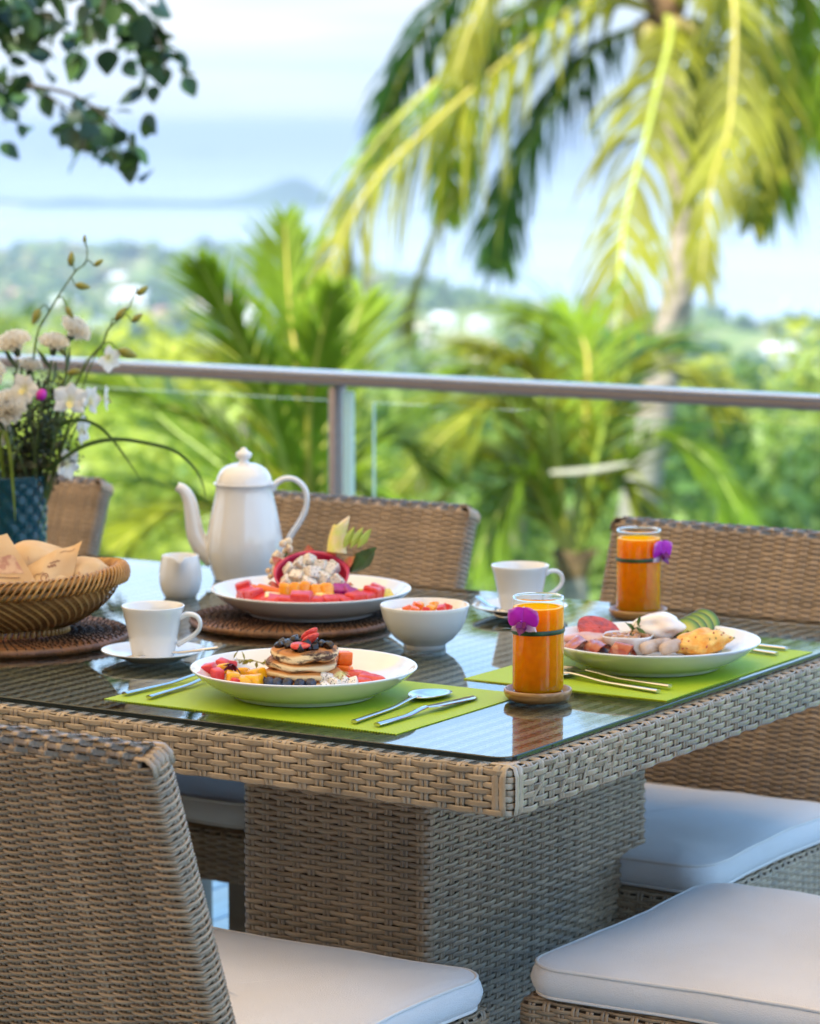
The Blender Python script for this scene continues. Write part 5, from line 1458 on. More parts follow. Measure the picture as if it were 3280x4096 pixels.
for k, (r_, f_, z_, lb) in enumerate([(.0480, .080, .0255, 'upper papaya cube right of the pancakes'), (.0490, .068, .0090, 'lower papaya cube right of the pancakes'), (.0375, .088, .0090, 'papaya cube half hidden behind the pancakes')]):
    put('papaya_cube', chunk_mesh('papaya_cube', (.019, .019, .016), .0028, PAPAYA, k + 21, .09), A_, r_, f_, fz + z_, lb, 'papaya', 'papaya cubes on the pancake plate', (0.05, 0.1, 0.3 + k))
for k, (r_, f_, z_, s_, lb) in enumerate([(.0265, .016, .0085, .016, 'largest speckled dragon fruit cube in front of the pancakes'), (.0380, .004, .0060, .013, 'speckled dragon fruit cube at the front rim'), (.0500, .010, .0065, .013, 'speckled dragon fruit cube under the little flower'), (.0610, .008, .0060, .012, 'rightmost speckled dragon fruit cube'), (.0260, -.006, .0040, .010, 'small dragon fruit cube half behind the front rim')]):
    put('dragon_fruit_cube', chunk_mesh('dragon_fruit_cube', (s_, s_, s_), .0020, DRAGON, k + 31, .10), A_, r_, f_, fz + z_, lb, 'dragon fruit', 'dragon fruit cubes on the pancake plate', (0.3 * k, 0.2, k))
# little garnish flowers and herb
fl = empty('garnish_flower', local(A_, -.0900, .040, fz + .0230), (0.6, 0.2, YAW)); tag(fl, 'dark red garnish flower on the mango', 'flower')
DRED = mat('dark_red_petal', (0.13, 0.008, 0.03), rough=0.5, trans=0.15)
for k in range(9):
    mb = MB(); petal(mb, 0.0, 0.0125, 0.0024, curl=-0.5, lift=0.35 + 0.4 * (k % 2), n=5, seed=k); build('petal', mb, DRED, fl, rot=(0.2, -2 * pi * k / 9, 0))
fl = empty('garnish_flower', local(A_, .0470, .012, fz + .0185), (0.35, 0, YAW)); tag(fl, 'small cream star flower on the dragon fruit', 'flower')
CREAM = mat('cream_petal', (0.78, 0.74, 0.42), rough=0.5, trans=0.2, col2=(0.62, 0.60, 0.30), vscale=200)
for k in range(12):
    mb = MB(); petal(mb, 0.0, 0.0110 if k < 7 else 0.007, 0.0022, curl=-0.3, lift=0.2 + (0.5 if k >= 7 else 0), n=5, seed=k); build('petal', mb, CREAM, fl, rot=(1.2, 0, 2 * pi * k / 7))
def sprig(name, p0, p1, n, L, m, label, seed):
    r = random.Random(seed)
    root = empty(name, p0); tag(root, label, 'herb')
    d = Vector(p1) - Vector(p0)
    mb = MB(); mb.tube([(0, 0, 0), d * 0.5 + Vector((0, 0, .004)), d], [.0008, .0007, .0004], 5); build('stem', mb, m, root)
    for k in range(n):
        mb = MB(); petal(mb, 0, L, L * .22, n=4, seed=k, curl=-.2)
        build('leaf', mb, m, root, loc=d * (0.2 + 0.8 * k / n) + Vector((0, 0, .003)), rot=(r.uniform(-1, 1), r.uniform(-1.6, 1.2), r.random() * 6))
sprig('herb_sprig', local(A_, -.040, .070, fz + .016), local(A_, -.098, .094, fz + .020), 14, .011, mat('herb_yellow', (0.28, 0.26, 0.03), rough=0.6), 'yellow green herb sprig behind the mango', 3)

# cooked breakfast
TOM = mat('tomato_skin', (0.50, 0.016, 0.005), rough=0.2, coat=0.3)
TOMC = mat('grilled_tomato_face', (0.55, 0.045, 0.008), rough=0.4, col2=(0.24, 0.015, 0.006), vscale=90, bump=0.8, bscale=220, lo=0.42, hi=0.7)
mb = MB(); R = 0.029
prof = [(0, -.62 * R), (.45 * R, -.58 * R), (.8 * R, -.38 * R), (R, 0), (1.0 * R, .14 * R)]
mb.lathe(prof, 40)
rows = [[(rr * R * cos(2 * pi * k / 40), rr * R * sin(2 * pi * k / 40), .14 * R + .0016 * noise.noise(Vector((rr * 3 * cos(2 * pi * k / 40), rr * 3 * sin(2 * pi * k / 40), 4))) + .0014 * (1 - rr)) for k in range(40)] for rr in (1.0, .93, .75, .5, .25, .03)]
mb.grid(rows, closed_u=True, mi=1)
put('tomato_half', mb.mesh('tomato_half', [TOM, TOMC]), C_, -.066, .080, fz + .026, 'grilled tomato half with its cut face up', 'tomato', None, (radians(24), radians(12), 0.1))
# bean dish
dz = 0.0
def squircle(r, a): 
    c, s = abs(cos(a)), abs(sin(a)); return r / ((c ** 3.2 + s ** 3.2) ** (1 / 3.2))
mb = MB(); rows = []
for r_, z_ in ((.001, .001), (.020, .0), (.024, .001), (.0285, .010), (.0325, .024), (.0330, .0262), (.0322, .0270), (.0308, .0262), (.0275, .012), (.020, .006), (.001, .0055)):
    rows.append([(squircle(r_, 2 * pi * k / 64) * cos(2 * pi * k / 64), squircle(r_, 2 * pi * k / 64) * sin(2 * pi * k / 64) * .92, z_) for k in range(64)])
mb.grid(rows, closed_u=True)
put('bean_dish', mb.mesh('bean_dish', PORC), C_, -.029, .045, fz, 'small square white dish of baked beans', 'dish', None, (0, 0, -0.25))
BEAN = mat('baked_bean', (0.42, 0.20, 0.09), rough=0.2, coat=0.4, var=0.15, vscale=100)
SAUCE = mat('bean_sauce', (0.30, 0.10, 0.035), rough=0.2)
mb = MB(); mb.grid([[(squircle(rr, 2 * pi * k / 40) * cos(2 * pi * k / 40), squircle(rr, 2 * pi * k / 40) * sin(2 * pi * k / 40) * .92, 0) for k in range(40)] for rr in (.0005, .0300)], closed_u=True)
put('bean_sauce', mb.mesh('bean_sauce', SAUCE), C_, -.029, .045, fz + .0222, 'brown tomato sauce around the beans in the small dish', 'sauce', None, (0, 0, -0.25))
bean = blob_mesh('baked_bean', .0058, BEAN, 2, .1, 1.5, 2, (1.25, .85, .8))
for k in range(18):
    a = k * 2.4; rr = 0.0255 * sqrt((k + 0.5) / 18)
    put('baked_bean', bean, C_, -.029 + rr * cos(a), .045 + rr * sin(a) * .9, fz + .0232 + .0015 * (k % 2), 'glossy brown baked bean in the small square dish', 'bean', 'baked beans in the dish', (0, 0, a * 1.7))
sprig('herb_sprig', local(C_, -.030, .040, fz + .023), local(C_, -.012, .036, fz + .040), 7, .015, HERB, 'fresh green herb tips on the baked beans', 8)
EGG = mat('poached_egg_white', (0.82, 0.77, 0.70), rough=0.22, sss=0.35, sssr=(1, .7, .5), col2=(0.84, 0.70, 0.58), vscale=30)
put('poached_egg', blob_mesh('poached_egg', .029, EGG, 4, .30, 1.5, 4, (1.25, .95, .60)), C_, .012, .072, fz + .033, 'soft poached egg on brown bread', 'egg')
RYE = mat('brown_bread', (0.20, 0.105, 0.055), rough=0.9, col2=(0.30, 0.18, 0.10), vscale=160, bump=1.0, bscale=300)
put('bread_slice', chunk_mesh('bread_slice', (.074, .060, .011), .003, RYE, 3, .03), C_, .026, .068, fz + .0145, 'slice of brown bread under the poached egg', 'bread', None, (radians(6), radians(-4), 0.3))
def avo_mat():
    m = mat('avocado_flesh', (0.60, 0.56, 0.12), rough=0.3)
    N = m.node_tree.nodes; L = m.node_tree.links; b = N['Principled BSDF']
    tc = N.new('ShaderNodeTexCoord'); mp = N.new('ShaderNodeMapping'); mp.inputs['Scale'].default_value = (1, 1, 0); ln = N.new('ShaderNodeVectorMath'); ln.operation = 'LENGTH'
    rp = N.new('ShaderNodeValToRGB'); rp.color_ramp.elements[0].position = 0.35; rp.color_ramp.elements[0].color = (0.60, 0.50, 0.07, 1)
    rp.color_ramp.elements[1].position = 0.80; rp.color_ramp.elements[1].color = (0.16, 0.26, 0.015, 1)
    e = rp.color_ramp.elements.new(0.97); e.color = (0.03, 0.05, 0.01, 1)
    mr = N.new('ShaderNodeMapRange'); mr.inputs['From Max'].default_value = 0.021
    L.new(tc.outputs['Object'], mp.inputs['Vector']); L.new(mp.outputs['Vector'], ln.inputs[0]); L.new(ln.outputs['Value'], mr.inputs['Value']); L.new(mr.outputs['Result'], rp.inputs['Fac']); L.new(rp.outputs['Color'], b.inputs['Base Color'])
    return m
AVO = avo_mat()
mb = MB(); n = 30
out = [(.021 * cos(2 * pi * k / n), .021 * sin(2 * pi * k / n) * (1 if sin(2 * pi * k / n) > 0 else 0.85)) for k in range(n)]
mb.grid([[(x * .1, y * .1, .0025) for x, y in out], [(x * .95, y * .95, .0025) for x, y in out], [(x, y, .001) for x, y in out], [(x, y, -.001) for x, y in out], [(x * .95, y * .95, -.0025) for x, y in out], [(x * .1, y * .1, -.0025) for x, y in out]], closed_u=True, flip=True)
avo = mb.mesh('avocado_slice', AVO)
for k, lb in enumerate(['front avocado slice of the fan', 'second avocado slice from the front of the fan', 'third avocado slice from the front of the fan', 'rearmost avocado slice of the fan']):
    put('avocado_slice', avo, C_, .052 + .0085 * k, .080 + .008 * k, fz + .0235 + .0028 * k, lb, 'avocado', 'fan of avocado slices', (radians(58), 0, 0.25))
OMEL = mat('omelette', (0.74, 0.29, 0.03), rough=0.45, col2=(0.86, 0.58, 0.16), vscale=70, bump=0.8, bscale=260)
om = blob_mesh('omelette', .026, OMEL, 7, .30, 2.1, 4, (1.42, .95, .66))
om_o = put('omelette_roll', om, C_, .068, .030, fz + .0185, 'plump folded omelette with ham flecks', 'omelette', None, (0.0, radians(-8), 0.35))
FLECK = [mat('ham_fleck', (0.42, 0.04, 0.03), rough=0.4), mat('herb_fleck', (0.07, 0.12, 0.02), rough=0.5)]
rf = random.Random(4)
for k in range(18):
    a = rf.uniform(pi * 0.95, pi * 2.0); b_ = rf.uniform(-.1, 1.1)
    v = Vector((cos(a) * cos(b_), sin(a) * cos(b_), sin(b_)))
    q = 1 + .30 * noise.noise(v * 2.1 + Vector((7 * 5.1, 0, 7)))
    p = Vector((v.x * 1.42, v.y * .95, v.z * .66)) * .0258 * q
    link('fleck', chunk_mesh('fleck', (.0040 * rf.uniform(.5, 1.2), .0026, .0012), .0004, FLECK[k % 3 == 2], k, .2, 1), om_o, p, (a, b_, k))
SAUS = mat('pale_sausage', (0.56, 0.44, 0.36), rough=0.35, col2=(0.44, 0.30, 0.20), vscale=60, bump=0.6, bscale=200)
for (r0, f0, r1, f1, lb) in ((-.014, .004, .028, .040, 'left of the two pale sausages'), (.012, .000, .048, .038, 'right of the two pale sausages, by the omelette')):
    mb = MB(); pts = catmull([(r0, f0, 0), ((r0 + r1) / 2, (f0 + f1) / 2, .0025), (r1, f1, .001)], 16)
    pts = [VIEW_R * p.x + VIEW_F * p.y + Vector((0, 0, p.z)) for p in pts]
    mb.tube(pts, [.0088 * (0.55 if i in (0, 15) else (0.88 if i in (1, 14) else 1 + .04 * sin(i * 2.2))) for i in range(16)], 14)
    tag(build('sausage', mb, SAUS, None, local(C_, 0, 0, fz + .0135)), lb, 'sausage', 'pale sausages')
BACON = mat('fried_bacon', (0.34, 0.055, 0.020), rough=0.25, col2=(0.60, 0.30, 0.17), vscale=70, coat=0.4, bump=0.5, bscale=160, lo=0.52, hi=0.74)
for k, (r_, f_, z_, s_, lb) in enumerate([(-.098, .020, .019, .022, 'bacon fold at the left end of the row'), (-.070, .016, .017, .024, 'bacon fold in the middle of the row'), (-.0375, .008, .014, .025, 'bacon fold in front of the bean dish')]):
    mb = MB(); rows = []
    for j in range(9):
        t = j / 8; row = []
        for i in range(17):
            u = i / 16; a = pi * (1.05 * u + 0.02)
            rr = s_ * (0.62 + .10 * sin(u * 9 + k) + .06 * noise.noise(Vector((u * 4, t * 3, k))))
            row.append((rr * cos(a) * 1.05 + .004 * t, (t - .5) * s_ * 1.1 + .003 * sin(u * 7), rr * sin(a) * (.95 - .35 * abs(u - .42)) - .007))
        rows.append(row)
    mb.grid(rows)
    for row in rows: pass
    low = [[(x * .86, y, z * .86 - .001) for x, y, z in row] for row in rows]
    mb.grid(low, flip=True)
    put('bacon_piece', mb.mesh('bacon_piece', BACON), C_, r_, f_, fz + z_, lb, 'bacon', 'bacon folds on the breakfast plate', (radians(8), radians(10 * (k - 1)), 0.5 + .3 * k))
HAM = mat('pink_ham', (0.55, 0.27, 0.22), rough=0.35, col2=(0.64, 0.42, 0.34), vscale=50)
put('ham_slice', blob_mesh('ham_slice', .026, HAM, 9, .25, 1.3, 3, (1.2, .7, .32)), C_, -.084, .055, fz + .019, 'pink ham slice behind the bacon', 'ham', None, (radians(10), 0, 0.1))

# fruit platter
PZ = 0.0125 + 0.0076
gF = 'watermelon slices along the platter rim'
lbl = ['at the far left rim', 'second from the left rim', 'third from the left rim', 'fourth from the left rim', 'fifth from the left rim', 'left of the largest one', 'largest, at the front', 'right of the largest one', 'second right of the largest', 'third right of the largest', 'fourth from the right rim', 'third from the right rim', 'second from the right rim', 'at the far right rim']
rw = random.Random(12)
for k in range(14):
    th = radians(-78 + 156 * k / 13)
    R = 0.096
    w = 0.031 if k == 6 else rw.uniform(.0215, .026)
    h = 0.027 if k == 6 else rw.uniform(.017, .023)
    up = 0.018 * (abs(th) / 1.36) ** 2
    put('watermelon_slice', chunk_mesh('watermelon_slice', (w, .022, h), .0035, MELON, k + 50, .11), F_, R * sin(th), -R * cos(th), PZ + .0095 + h / 2 + up * .5, 'red watermelon slice %s of the platter' % lbl[k], 'watermelon', gF, (radians(16) + rw.uniform(-.15, .15), rw.uniform(-.1, .1), th + rw.uniform(-.15, .15)))
for k, lb in enumerate(['leftmost papaya slice on the platter', 'middle papaya slice on the platter', 'papaya slice nearest the orange segments']):
    th = radians(-70 + 18 * k); R = .074
    put('papaya_slice', chunk_mesh('papaya_slice', (.048, .013, .026), .004, PAPAYA, k + 70, .06), F_, R * sin(th) - .012, -R * cos(th) * .5, PZ + .022, lb, 'papaya', 'papaya slices on the platter', (radians(25), radians(10), -0.2))
for k, lb in enumerate(['leftmost orange segment slice', 'second orange segment slice', 'middle orange segment slice', 'fourth orange segment slice', 'rightmost orange segment slice']):
    put('orange_slice', chunk_mesh('orange_slice', (.018, .030, .034), .006, CITRUS, k + 80, .12), F_, -.034 + .0145 * k, -.052 - .002 * (k % 2), PZ + .0255, '%s under the dragon fruit' % lb, 'orange', 'orange segments on the platter', (radians(-15), 0, 0.1 * k - .2))
for k, (r_, f_, lb) in enumerate([(-.052, -.070, 'pale pineapple piece at the left of the platter'), (.018, -.074, 'pale pineapple piece behind the watermelon'), (.034, -.070, 'pale pineapple piece beside the purple fruit')]):
    put('pineapple_piece', chunk_mesh('pineapple_piece', (.022, .018, .020), .002, PINE, k + 90, .08), F_, r_, f_, PZ + .021, lb, 'pineapple', 'pineapple pieces on the platter', (.2, .1, k))
for k, (r_, f_, z_, lb) in enumerate([(.044, -.040, .026, 'tallest purple dragon fruit piece'), (.058, -.050, .022, 'middle purple dragon fruit piece'), (.071, -.058, .017, 'lowest purple dragon fruit piece at the right')]):
    put('purple_fruit_piece', chunk_mesh('purple_fruit_piece', (.024, .022, .024), .003, PURPLE, k + 95, .12), F_, r_, f_, PZ + z_, lb, 'dragon fruit', 'purple dragon fruit pieces', (.3, .2 * k, .5 * k))
for k, (r_, f_, z_, lb) in enumerate([(.074, .012, .016, 'yellow fruit slice farthest back'), (.088, -.008, .018, 'middle yellow fruit slice'), (.102, -.014, .021, 'yellow fruit slice beside the watermelon')]):
    put('yellow_fruit_slice', chunk_mesh('yellow_fruit_slice', (.030, .020, .010), .003, speckled('yellow_kiwi', (0.74, 0.55, 0.05), (0.06, 0.03, 0.01), 260, 0.16) if k == 0 else bpy.data.materials['yellow_kiwi'], k + 99, .08), F_, r_, f_, PZ + z_, lb, 'kiwi', 'yellow fruit slices', (.5, .1, .3 * k))
# dragon fruit shell with cubes
SHELL = mat('dragon_fruit_skin', (0.50, 0.012, 0.075), rough=0.35, col2=(0.62, 0.06, 0.12), vscale=40)
SHELLIN = mat('dragon_fruit_rind', (0.45, 0.02, 0.09), rough=0.4)
sh = empty('dragon_fruit_shell', local(F_, 0.0, 0.012, PZ + .047), (radians(38), radians(0), YAW)); tag(sh, 'pink hollow dragon fruit half standing on the platter', 'dragon fruit')
mb = MB(); rows = []
for j in range(12):
    b_ = pi / 2 * j / 11
    rows.append([(.054 * cos(2 * pi * k / 44) * sin(b_) * (1 + .03 * sin(5 * 2 * pi * k / 44)), .046 * sin(2 * pi * k / 44) * sin(b_), -.044 * cos(b_)) for k in range(44)])
for j in range(11, 0, -1):
    b_ = pi / 2 * j / 11
    rows.append([(.050 * cos(2 * pi * k / 44) * sin(b_), .042 * sin(2 * pi * k / 44) * sin(b_), -.040 * cos(b_)) for k in range(44)])
mb.grid(rows, closed_u=True, flip=True)
build('skin', mb, SHELL, sh)
SCALE = mat('dragon_fruit_scale', (0.62, 0.05, 0.09), rough=0.4, col2=(0.50, 0.44, 0.08), vscale=30, trans=0.1)
for k, (a, L) in enumerate(((25, .030), (60, .026), (-30, .030), (-62, .028), (150, .024), (205, .026), (95, .02))):
    a_ = radians(a)
    mb = MB(); petal(mb, 0, L, .009, curl=-.25, lift=-.2, n=6, seed=k)
    build('scale', mb, SCALE, sh, loc=(.050 * cos(a_), .043 * sin(a_), -.012), rot=(radians(90), radians(-50), a_))
STEMC = mat('dragon_fruit_tip', (0.62, 0.56, 0.10), rough=0.45, col2=(0.76, 0.52, 0.26), vscale=50)
mb = MB(); rows = []
for j in range(9):
    t = j / 8
    rows.append([((.017 - .004 * t) * cos(2 * pi * k / 14) + .010 * t * t, (.010 - .006 * t) * sin(2 * pi * k / 14) + .006 * sin(t * 2), .046 * t + (.010 * cos(2 * pi * k / 14) if j == 8 else 0)) for k in range(14)])
mb.grid(rows, closed_u=True); mb.f.append(tuple(range(8 * 14, 9 * 14))); mb.mi.append(0)
build('stem_end', mb, STEMC, sh, loc=(.036, .034, .008), rot=(radians(-38), radians(34), 0.5))
for k in range(3):
    mb = MB(); petal(mb, pi / 2, .034, .007, curl=.1, lift=-.1, n=6, seed=k + 3)
    build('green_tip', mb, mat('dragon_fruit_green_tip', (0.42, 0.50, 0.07), rough=0.45) if k == 0 else bpy.data.materials['dragon_fruit_green_tip'], sh, loc=(.046 + .010 * k, .030, .022), rot=(radians(-30), radians(38 + 6 * k), 0))
DR2 = speckled('white_pitaya_big', (0.70, 0.65, 0.58), (0.03, 0.025, 0.02), 300, 0.27)
rd = random.Random(77)
for k in range(15):
    r_ = -.036 + .0175 * (k % 5) + rd.uniform(-.003, .003); q = k // 5
    sz = rd.uniform(.017, .021)
    put('fruit_cube', chunk_mesh('fruit_cube', (sz, sz * rd.uniform(.75, 1.1), sz * rd.uniform(.8, 1.1)), .0026, DR2, k + 60, .10), F_, r_ * (1 - .12 * (q == 2)), -.016 + .017 * q, PZ + .034 + .0155 * q - .006 * abs(k % 5 - 2), 'speckled white dragon fruit cube in the pink shell, %s row, %s' % (['front', 'middle', 'top'][q], ['far left', 'left of centre', 'in the centre', 'right of centre', 'far right'][k % 5]), 'dragon fruit', 'dragon fruit cubes in the shell', (rd.random(), rd.random(), rd.random() * 3))
LEAFD = mat('garnish_leaf', (0.035, 0.085, 0.02), rough=0.35, var=0.3, vscale=60)
for (r_, f_, z_, rot, lb) in ((-.058, .040, .020, (radians(75), radians(-10), 0.6), 'dark green leaf at the left of the fruit platter'), (.056, .036, .045, (radians(20), radians(-50), 0.2), 'dark green leaf behind the dragon fruit shell')):
    mb = MB(); petal(mb, 0 if r_ > 0 else pi, .052, .016, n=8, curl=-.1, seed=4)
    put('garnish_leaf', mb.mesh('garnish_leaf', LEAFD), F_, r_, f_, PZ + z_, lb, 'leaf', 'garnish leaves on the platter', rot)
FLO = mat('pale_floret', (0.70, 0.58, 0.42), rough=0.8, var=0.15, vscale=200)
fr = empty('floret_sprig', local(F_, -.044, .050, PZ + .012)); tag(fr, 'pale floret sprig behind the dragon fruit', 'floret')
mb = MB(); mb.tube([(0, 0, 0), VIEW_R * -.004 + Vector((0, 0, .03)), VIEW_R * .012 + Vector((0, 0, .072))], .0016, 6); build('stem', mb, HERB, fr)
fm = blob_mesh('floret', .0055, FLO, 3, .3, 2, 2)
for k in range(26):
    t = rd.random(); c = (VIEW_R * (-.012 + .026 * t)) + Vector((0, 0, .030 + .045 * t)); link('floret', fm, fr, c + Vector((rd.gauss(0, .005), rd.gauss(0, .005), rd.gauss(0, .004))), (rd.random() * 3, 0, 0), (rd.uniform(.7, 1.1),) * 3)
# topping in the footed bowl
for k in range(9):
    a = k * 2.4; rr = .034 * sqrt((k + .5) / 9)
    p = Vector((-2.1989, 3.5565, 0)) + VIEW_R * rr * cos(a) + VIEW_F * rr * sin(a)
    me = chunk_mesh('fruit_dice', (.011, .010, .010), .0012, [CITRUS, PAPAYA, MELON][k % 3], k, .06)
    tag(link('fruit_dice', me, None, (p.x, p.y, TZ + .0535 + .002 * (k % 2)), (.2, .3, k)), '%s %s fruit cube on the yoghurt' % (['front', 'middle', 'back'][k // 3], ['orange', 'papaya', 'red'][k % 3]), 'fruit cube', 'fruit cubes in the footed bowl')

# ---- bread basket
BASK = mat('bamboo_strip', (0.50, 0.27, 0.075), rough=0.42, col2=(0.36, 0.165, 0.04), vscale=40, objrand=0.2, trans=0.12)
BASKD = mat('bamboo_inner', (0.34, 0.165, 0.045), rough=0.7, var=0.3, vscale=50)
bk = empty('bread_basket', (-2.7394, 3.2779, TZ + 0.0118), (0, 0, YAW)); tag(bk, 'oval woven bamboo bread basket with twisted rim', 'basket')
BA, BB, BH = 0.190, 0.122, 0.060
def bsurf(a, t, o=0.0):
    """Basket wall: a angle, t 0 foot to 1 rim."""
    k = 0.62 + 0.38 * (1 - (1 - t) ** 1.9)
    lift = 0.012 * (abs(cos(a)) ** 3) * t
    return Vector(((BA * k + o) * cos(a), (BB * k + o) * sin(a), 0.012 + BH * t ** 1.15 + lift))
mb = MB(); mb.grid([[bsurf(2 * pi * k / 72, j / 10, -0.004) for k in range(72)] for j in range(11)], closed_u=True); build('liner', mb, BASKD, bk)
NS = 74
for fam in (1, -1):
    for k in range(NS):
        a0 = 2 * pi * k / NS
        n = 13; rows = []
        for i in range(n):
            t = i / (n - 1); a = a0 + fam * 0.62 * t
            o = 0.0012 + (0.0006 if fam > 0 else 0.0010) + 0.0002 * (1 if (i + k) % 2 else -1)
            p = bsurf(a, t, o); q = bsurf(a + 0.009, t, o)
            s_ = (q - p); s_.z = 0; s_ = s_.normalized() * 0.0017
            up = Vector((0, 0, 0.0006))
            rows.append([p - s_ - up, p + s_ + up])
        mb = MB(); mb.grid(rows); build('weave_strip', mb, BASK, bk)
for o, z, rr in ((0.0025, -0.006, .0055), (0.004, 0.006, .0060)):
    mb = MB(); mb.tube([bsurf(2 * pi * k / 90, 1, o) + Vector((0, 0, z)) for k in range(90)], rr, 8, closed=True); build('rim_hoop', mb, BASK, bk)
nw = 120
for k in range(nw):
    a = 2 * pi * k / nw; pts = []
    for i in range(9):
        u = i / 8; ph = -0.9 + u * pi * 1.25
        aa_ = a + 0.20 * (u - .5)
        p = bsurf(aa_, 1, .0034)
        nrm = Vector((cos(aa_) / BA, sin(aa_) / BB, 0)).normalized()
        pts.append(p + nrm * (.0092 * cos(ph)) + Vector((0, 0, .0005 + .0135 * sin(ph))))
    mb = MB(); mb.tube(pts, [.0030] * 9, 6, flat=0.6); build('rim_wrap', mb, BASK, bk)
for k in range(80):
    a = 2 * pi * k / 80
    pts = [bsurf(a + .03 * u, 0, .001 - .002 * (u - .5)) + Vector((0, 0, -.0085 + .010 * u)) for u in (0, .5, 1)]
    mb = MB(); mb.tube(pts, .0028, 6); build('foot_wrap', mb, BASK, bk)
# paper wrapped bread
PAPER = mat('printed_paper', (0.74, 0.49, 0.24), rough=0.75, col2=(0.80, 0.60, 0.36), vscale=18, trans=0.28)
PRINT = mat('paper_print_brown', (0.34, 0.14, 0.09), rough=0.8)
PRINTL = mat('paper_print_faded', (0.50, 0.25, 0.17), rough=0.8, col2=(0.68, 0.45, 0.28), vscale=90, lo=0.45, hi=0.6)
CRUST = mat('bread_crust', (0.50, 0.25, 0.07), rough=0.7, var=0.2, vscale=40)
bl_ = Matrix.Rotation(YAW, 4, 'Z'); bl_.translation = Vector((-2.7394, 3.2779, TZ + 0.0118))
def bpt(x, f, y): return Vector((x * 0.00065, f, y * 0.00065 + 0.007))        # basket frame
def paper_sheet(name, c, bulge, label, seed, prints):
    """A bent sheet through four corners with flat print on its front."""
    c = [Vector(p) for p in c]
    n = 14
    nrm = (c[1] - c[0]).cross(c[3] - c[0]).normalized()
    if nrm.y > 0: nrm = -nrm
    def at_(u, v, o=0.0):
        p = c[0].lerp(c[1], u).lerp(c[3].lerp(c[2], u), v)
        return p + nrm * (bulge * sin(pi * u) * (1 - .5 * v) + .006 * noise.noise(Vector((u * 2.3 + seed, v * 2.1, seed))) + .002 * sin(u * 9 + seed) * v + o)
    rows = [[at_(i / n, j / n) for i in range(n + 1)] for j in range(n + 1)]
    mb = MB(); mb.grid(rows); mb.grid([[p - nrm * .0004 for p in r] for r in rows], flip=True)
    o = build(name, mb, PAPER, None); o.matrix_world = bl_
    tag(o, label, 'paper', 'printed paper round the bread')
    for (kind, data, m) in prints:
        mb = MB()
        if kind == 'line':
            mb.tube([at_(u, v, .0006) for u, v in data], .0006, 4, flat=0.4)
        else:
            u0, v0, u1, v1 = data
            mb.grid([[at_(lerp(u0, u1, i / 8) + .01 * noise.noise(Vector((i, j * .7, seed))), lerp(v0, v1, j / 6) + .02 * noise.noise(Vector((i * .9, j, 3))), .0005) for i in range(9)] for j in range(7)])
        build('print', mb, m, o)
def swirl(u, v, r, turns=1.3, k=1.0):
    return [(u + r * (1 - .55 * t) * cos(2 * pi * turns * t * k), v + r * 1.5 * (1 - .55 * t) * sin(2 * pi * turns * t * k)) for t in [i / 22 for i in range(23)]]
def wavy(u, v, L, a=.02, n=3, du=0.0): return [(u + L * t + du * t, v + a * sin(2 * pi * n * t)) for t in [i / 24 for i in range(25)]]
paper_sheet('wrapping_paper', [bpt(-70, -.045, 95), bpt(142, -.062, 92), bpt(62, -.02, 206), bpt(-60, -.02, 150)], .012, 'printed paper with its corner up at the left of the basket', 1,
            [('line', swirl(.30, .80, .045), PRINT), ('line', swirl(.36, .84, .03, 1.1, -1), PRINT), ('block', (.42, .30, .92, .62), PRINTL), ('line', wavy(.40, .72, .30, .004, 1), PRINT), ('line', wavy(.45, .22, .4, .006, 1), PRINT)])
paper_sheet('wrapping_paper', [bpt(118, -.066, 88), bpt(196, -.060, 98), bpt(218, -.016, 188), bpt(106, -.028, 140)], .008, 'folded printed paper standing in the middle of the basket', 4,
            [('line', swirl(.35, .30, .09), PRINT), ('line', wavy(.46, .20, .22, .03, 3), PRINT), ('line', wavy(.62, .86, .28, .03, 1), PRINT), ('line', wavy(.10, .48, .22, .03, 1), PRINT), ('line', wavy(.40, .58, .18, .03, 3), PRINT), ('line', wavy(.44, .66, .2, .02, 3), PRINT)])
def roll(c, s, rot, label, seed):
    me = blob_mesh('wrapped_roll', 1.0, PAPER, seed, .16, 1.7, 4, s)
    o = link('wrapped_roll', me, None); 
    o.matrix_world = bl_ @ Matrix.Translation(c) @ Matrix.Rotation(rot, 4, 'Y')
    tag(o, label, 'bread roll', 'paper wrapped bread rolls')
    mb = MB()
    for q in range(4):
        pass
    pts = [(s[0] * (-.1 + .05 * q) , -s[1] * 0.93, s[2] * .55 - s[2] * .25 * q) for q in range(3)]
    mb.tube(pts, .0012, 5, flat=.4); build('print', mb, PRINTL, o)
roll(bpt(112, .015, 128), (.052, .040, .034), 0.05, 'paper wrapped roll at the back of the basket', 2)
roll(bpt(222, -.010, 108), (.036, .036, .028), -0.1, 'paper wrapped roll at the right end of the basket', 5)
roll(bpt(60, -.01, 92), (.070, .05, .030), 0.0, 'paper wrapped bread low in the basket', 8)
roll(bpt(160, -.015, 95), (.050, .045, .028), 0.0, 'paper wrapped bread under the folded paper', 9)

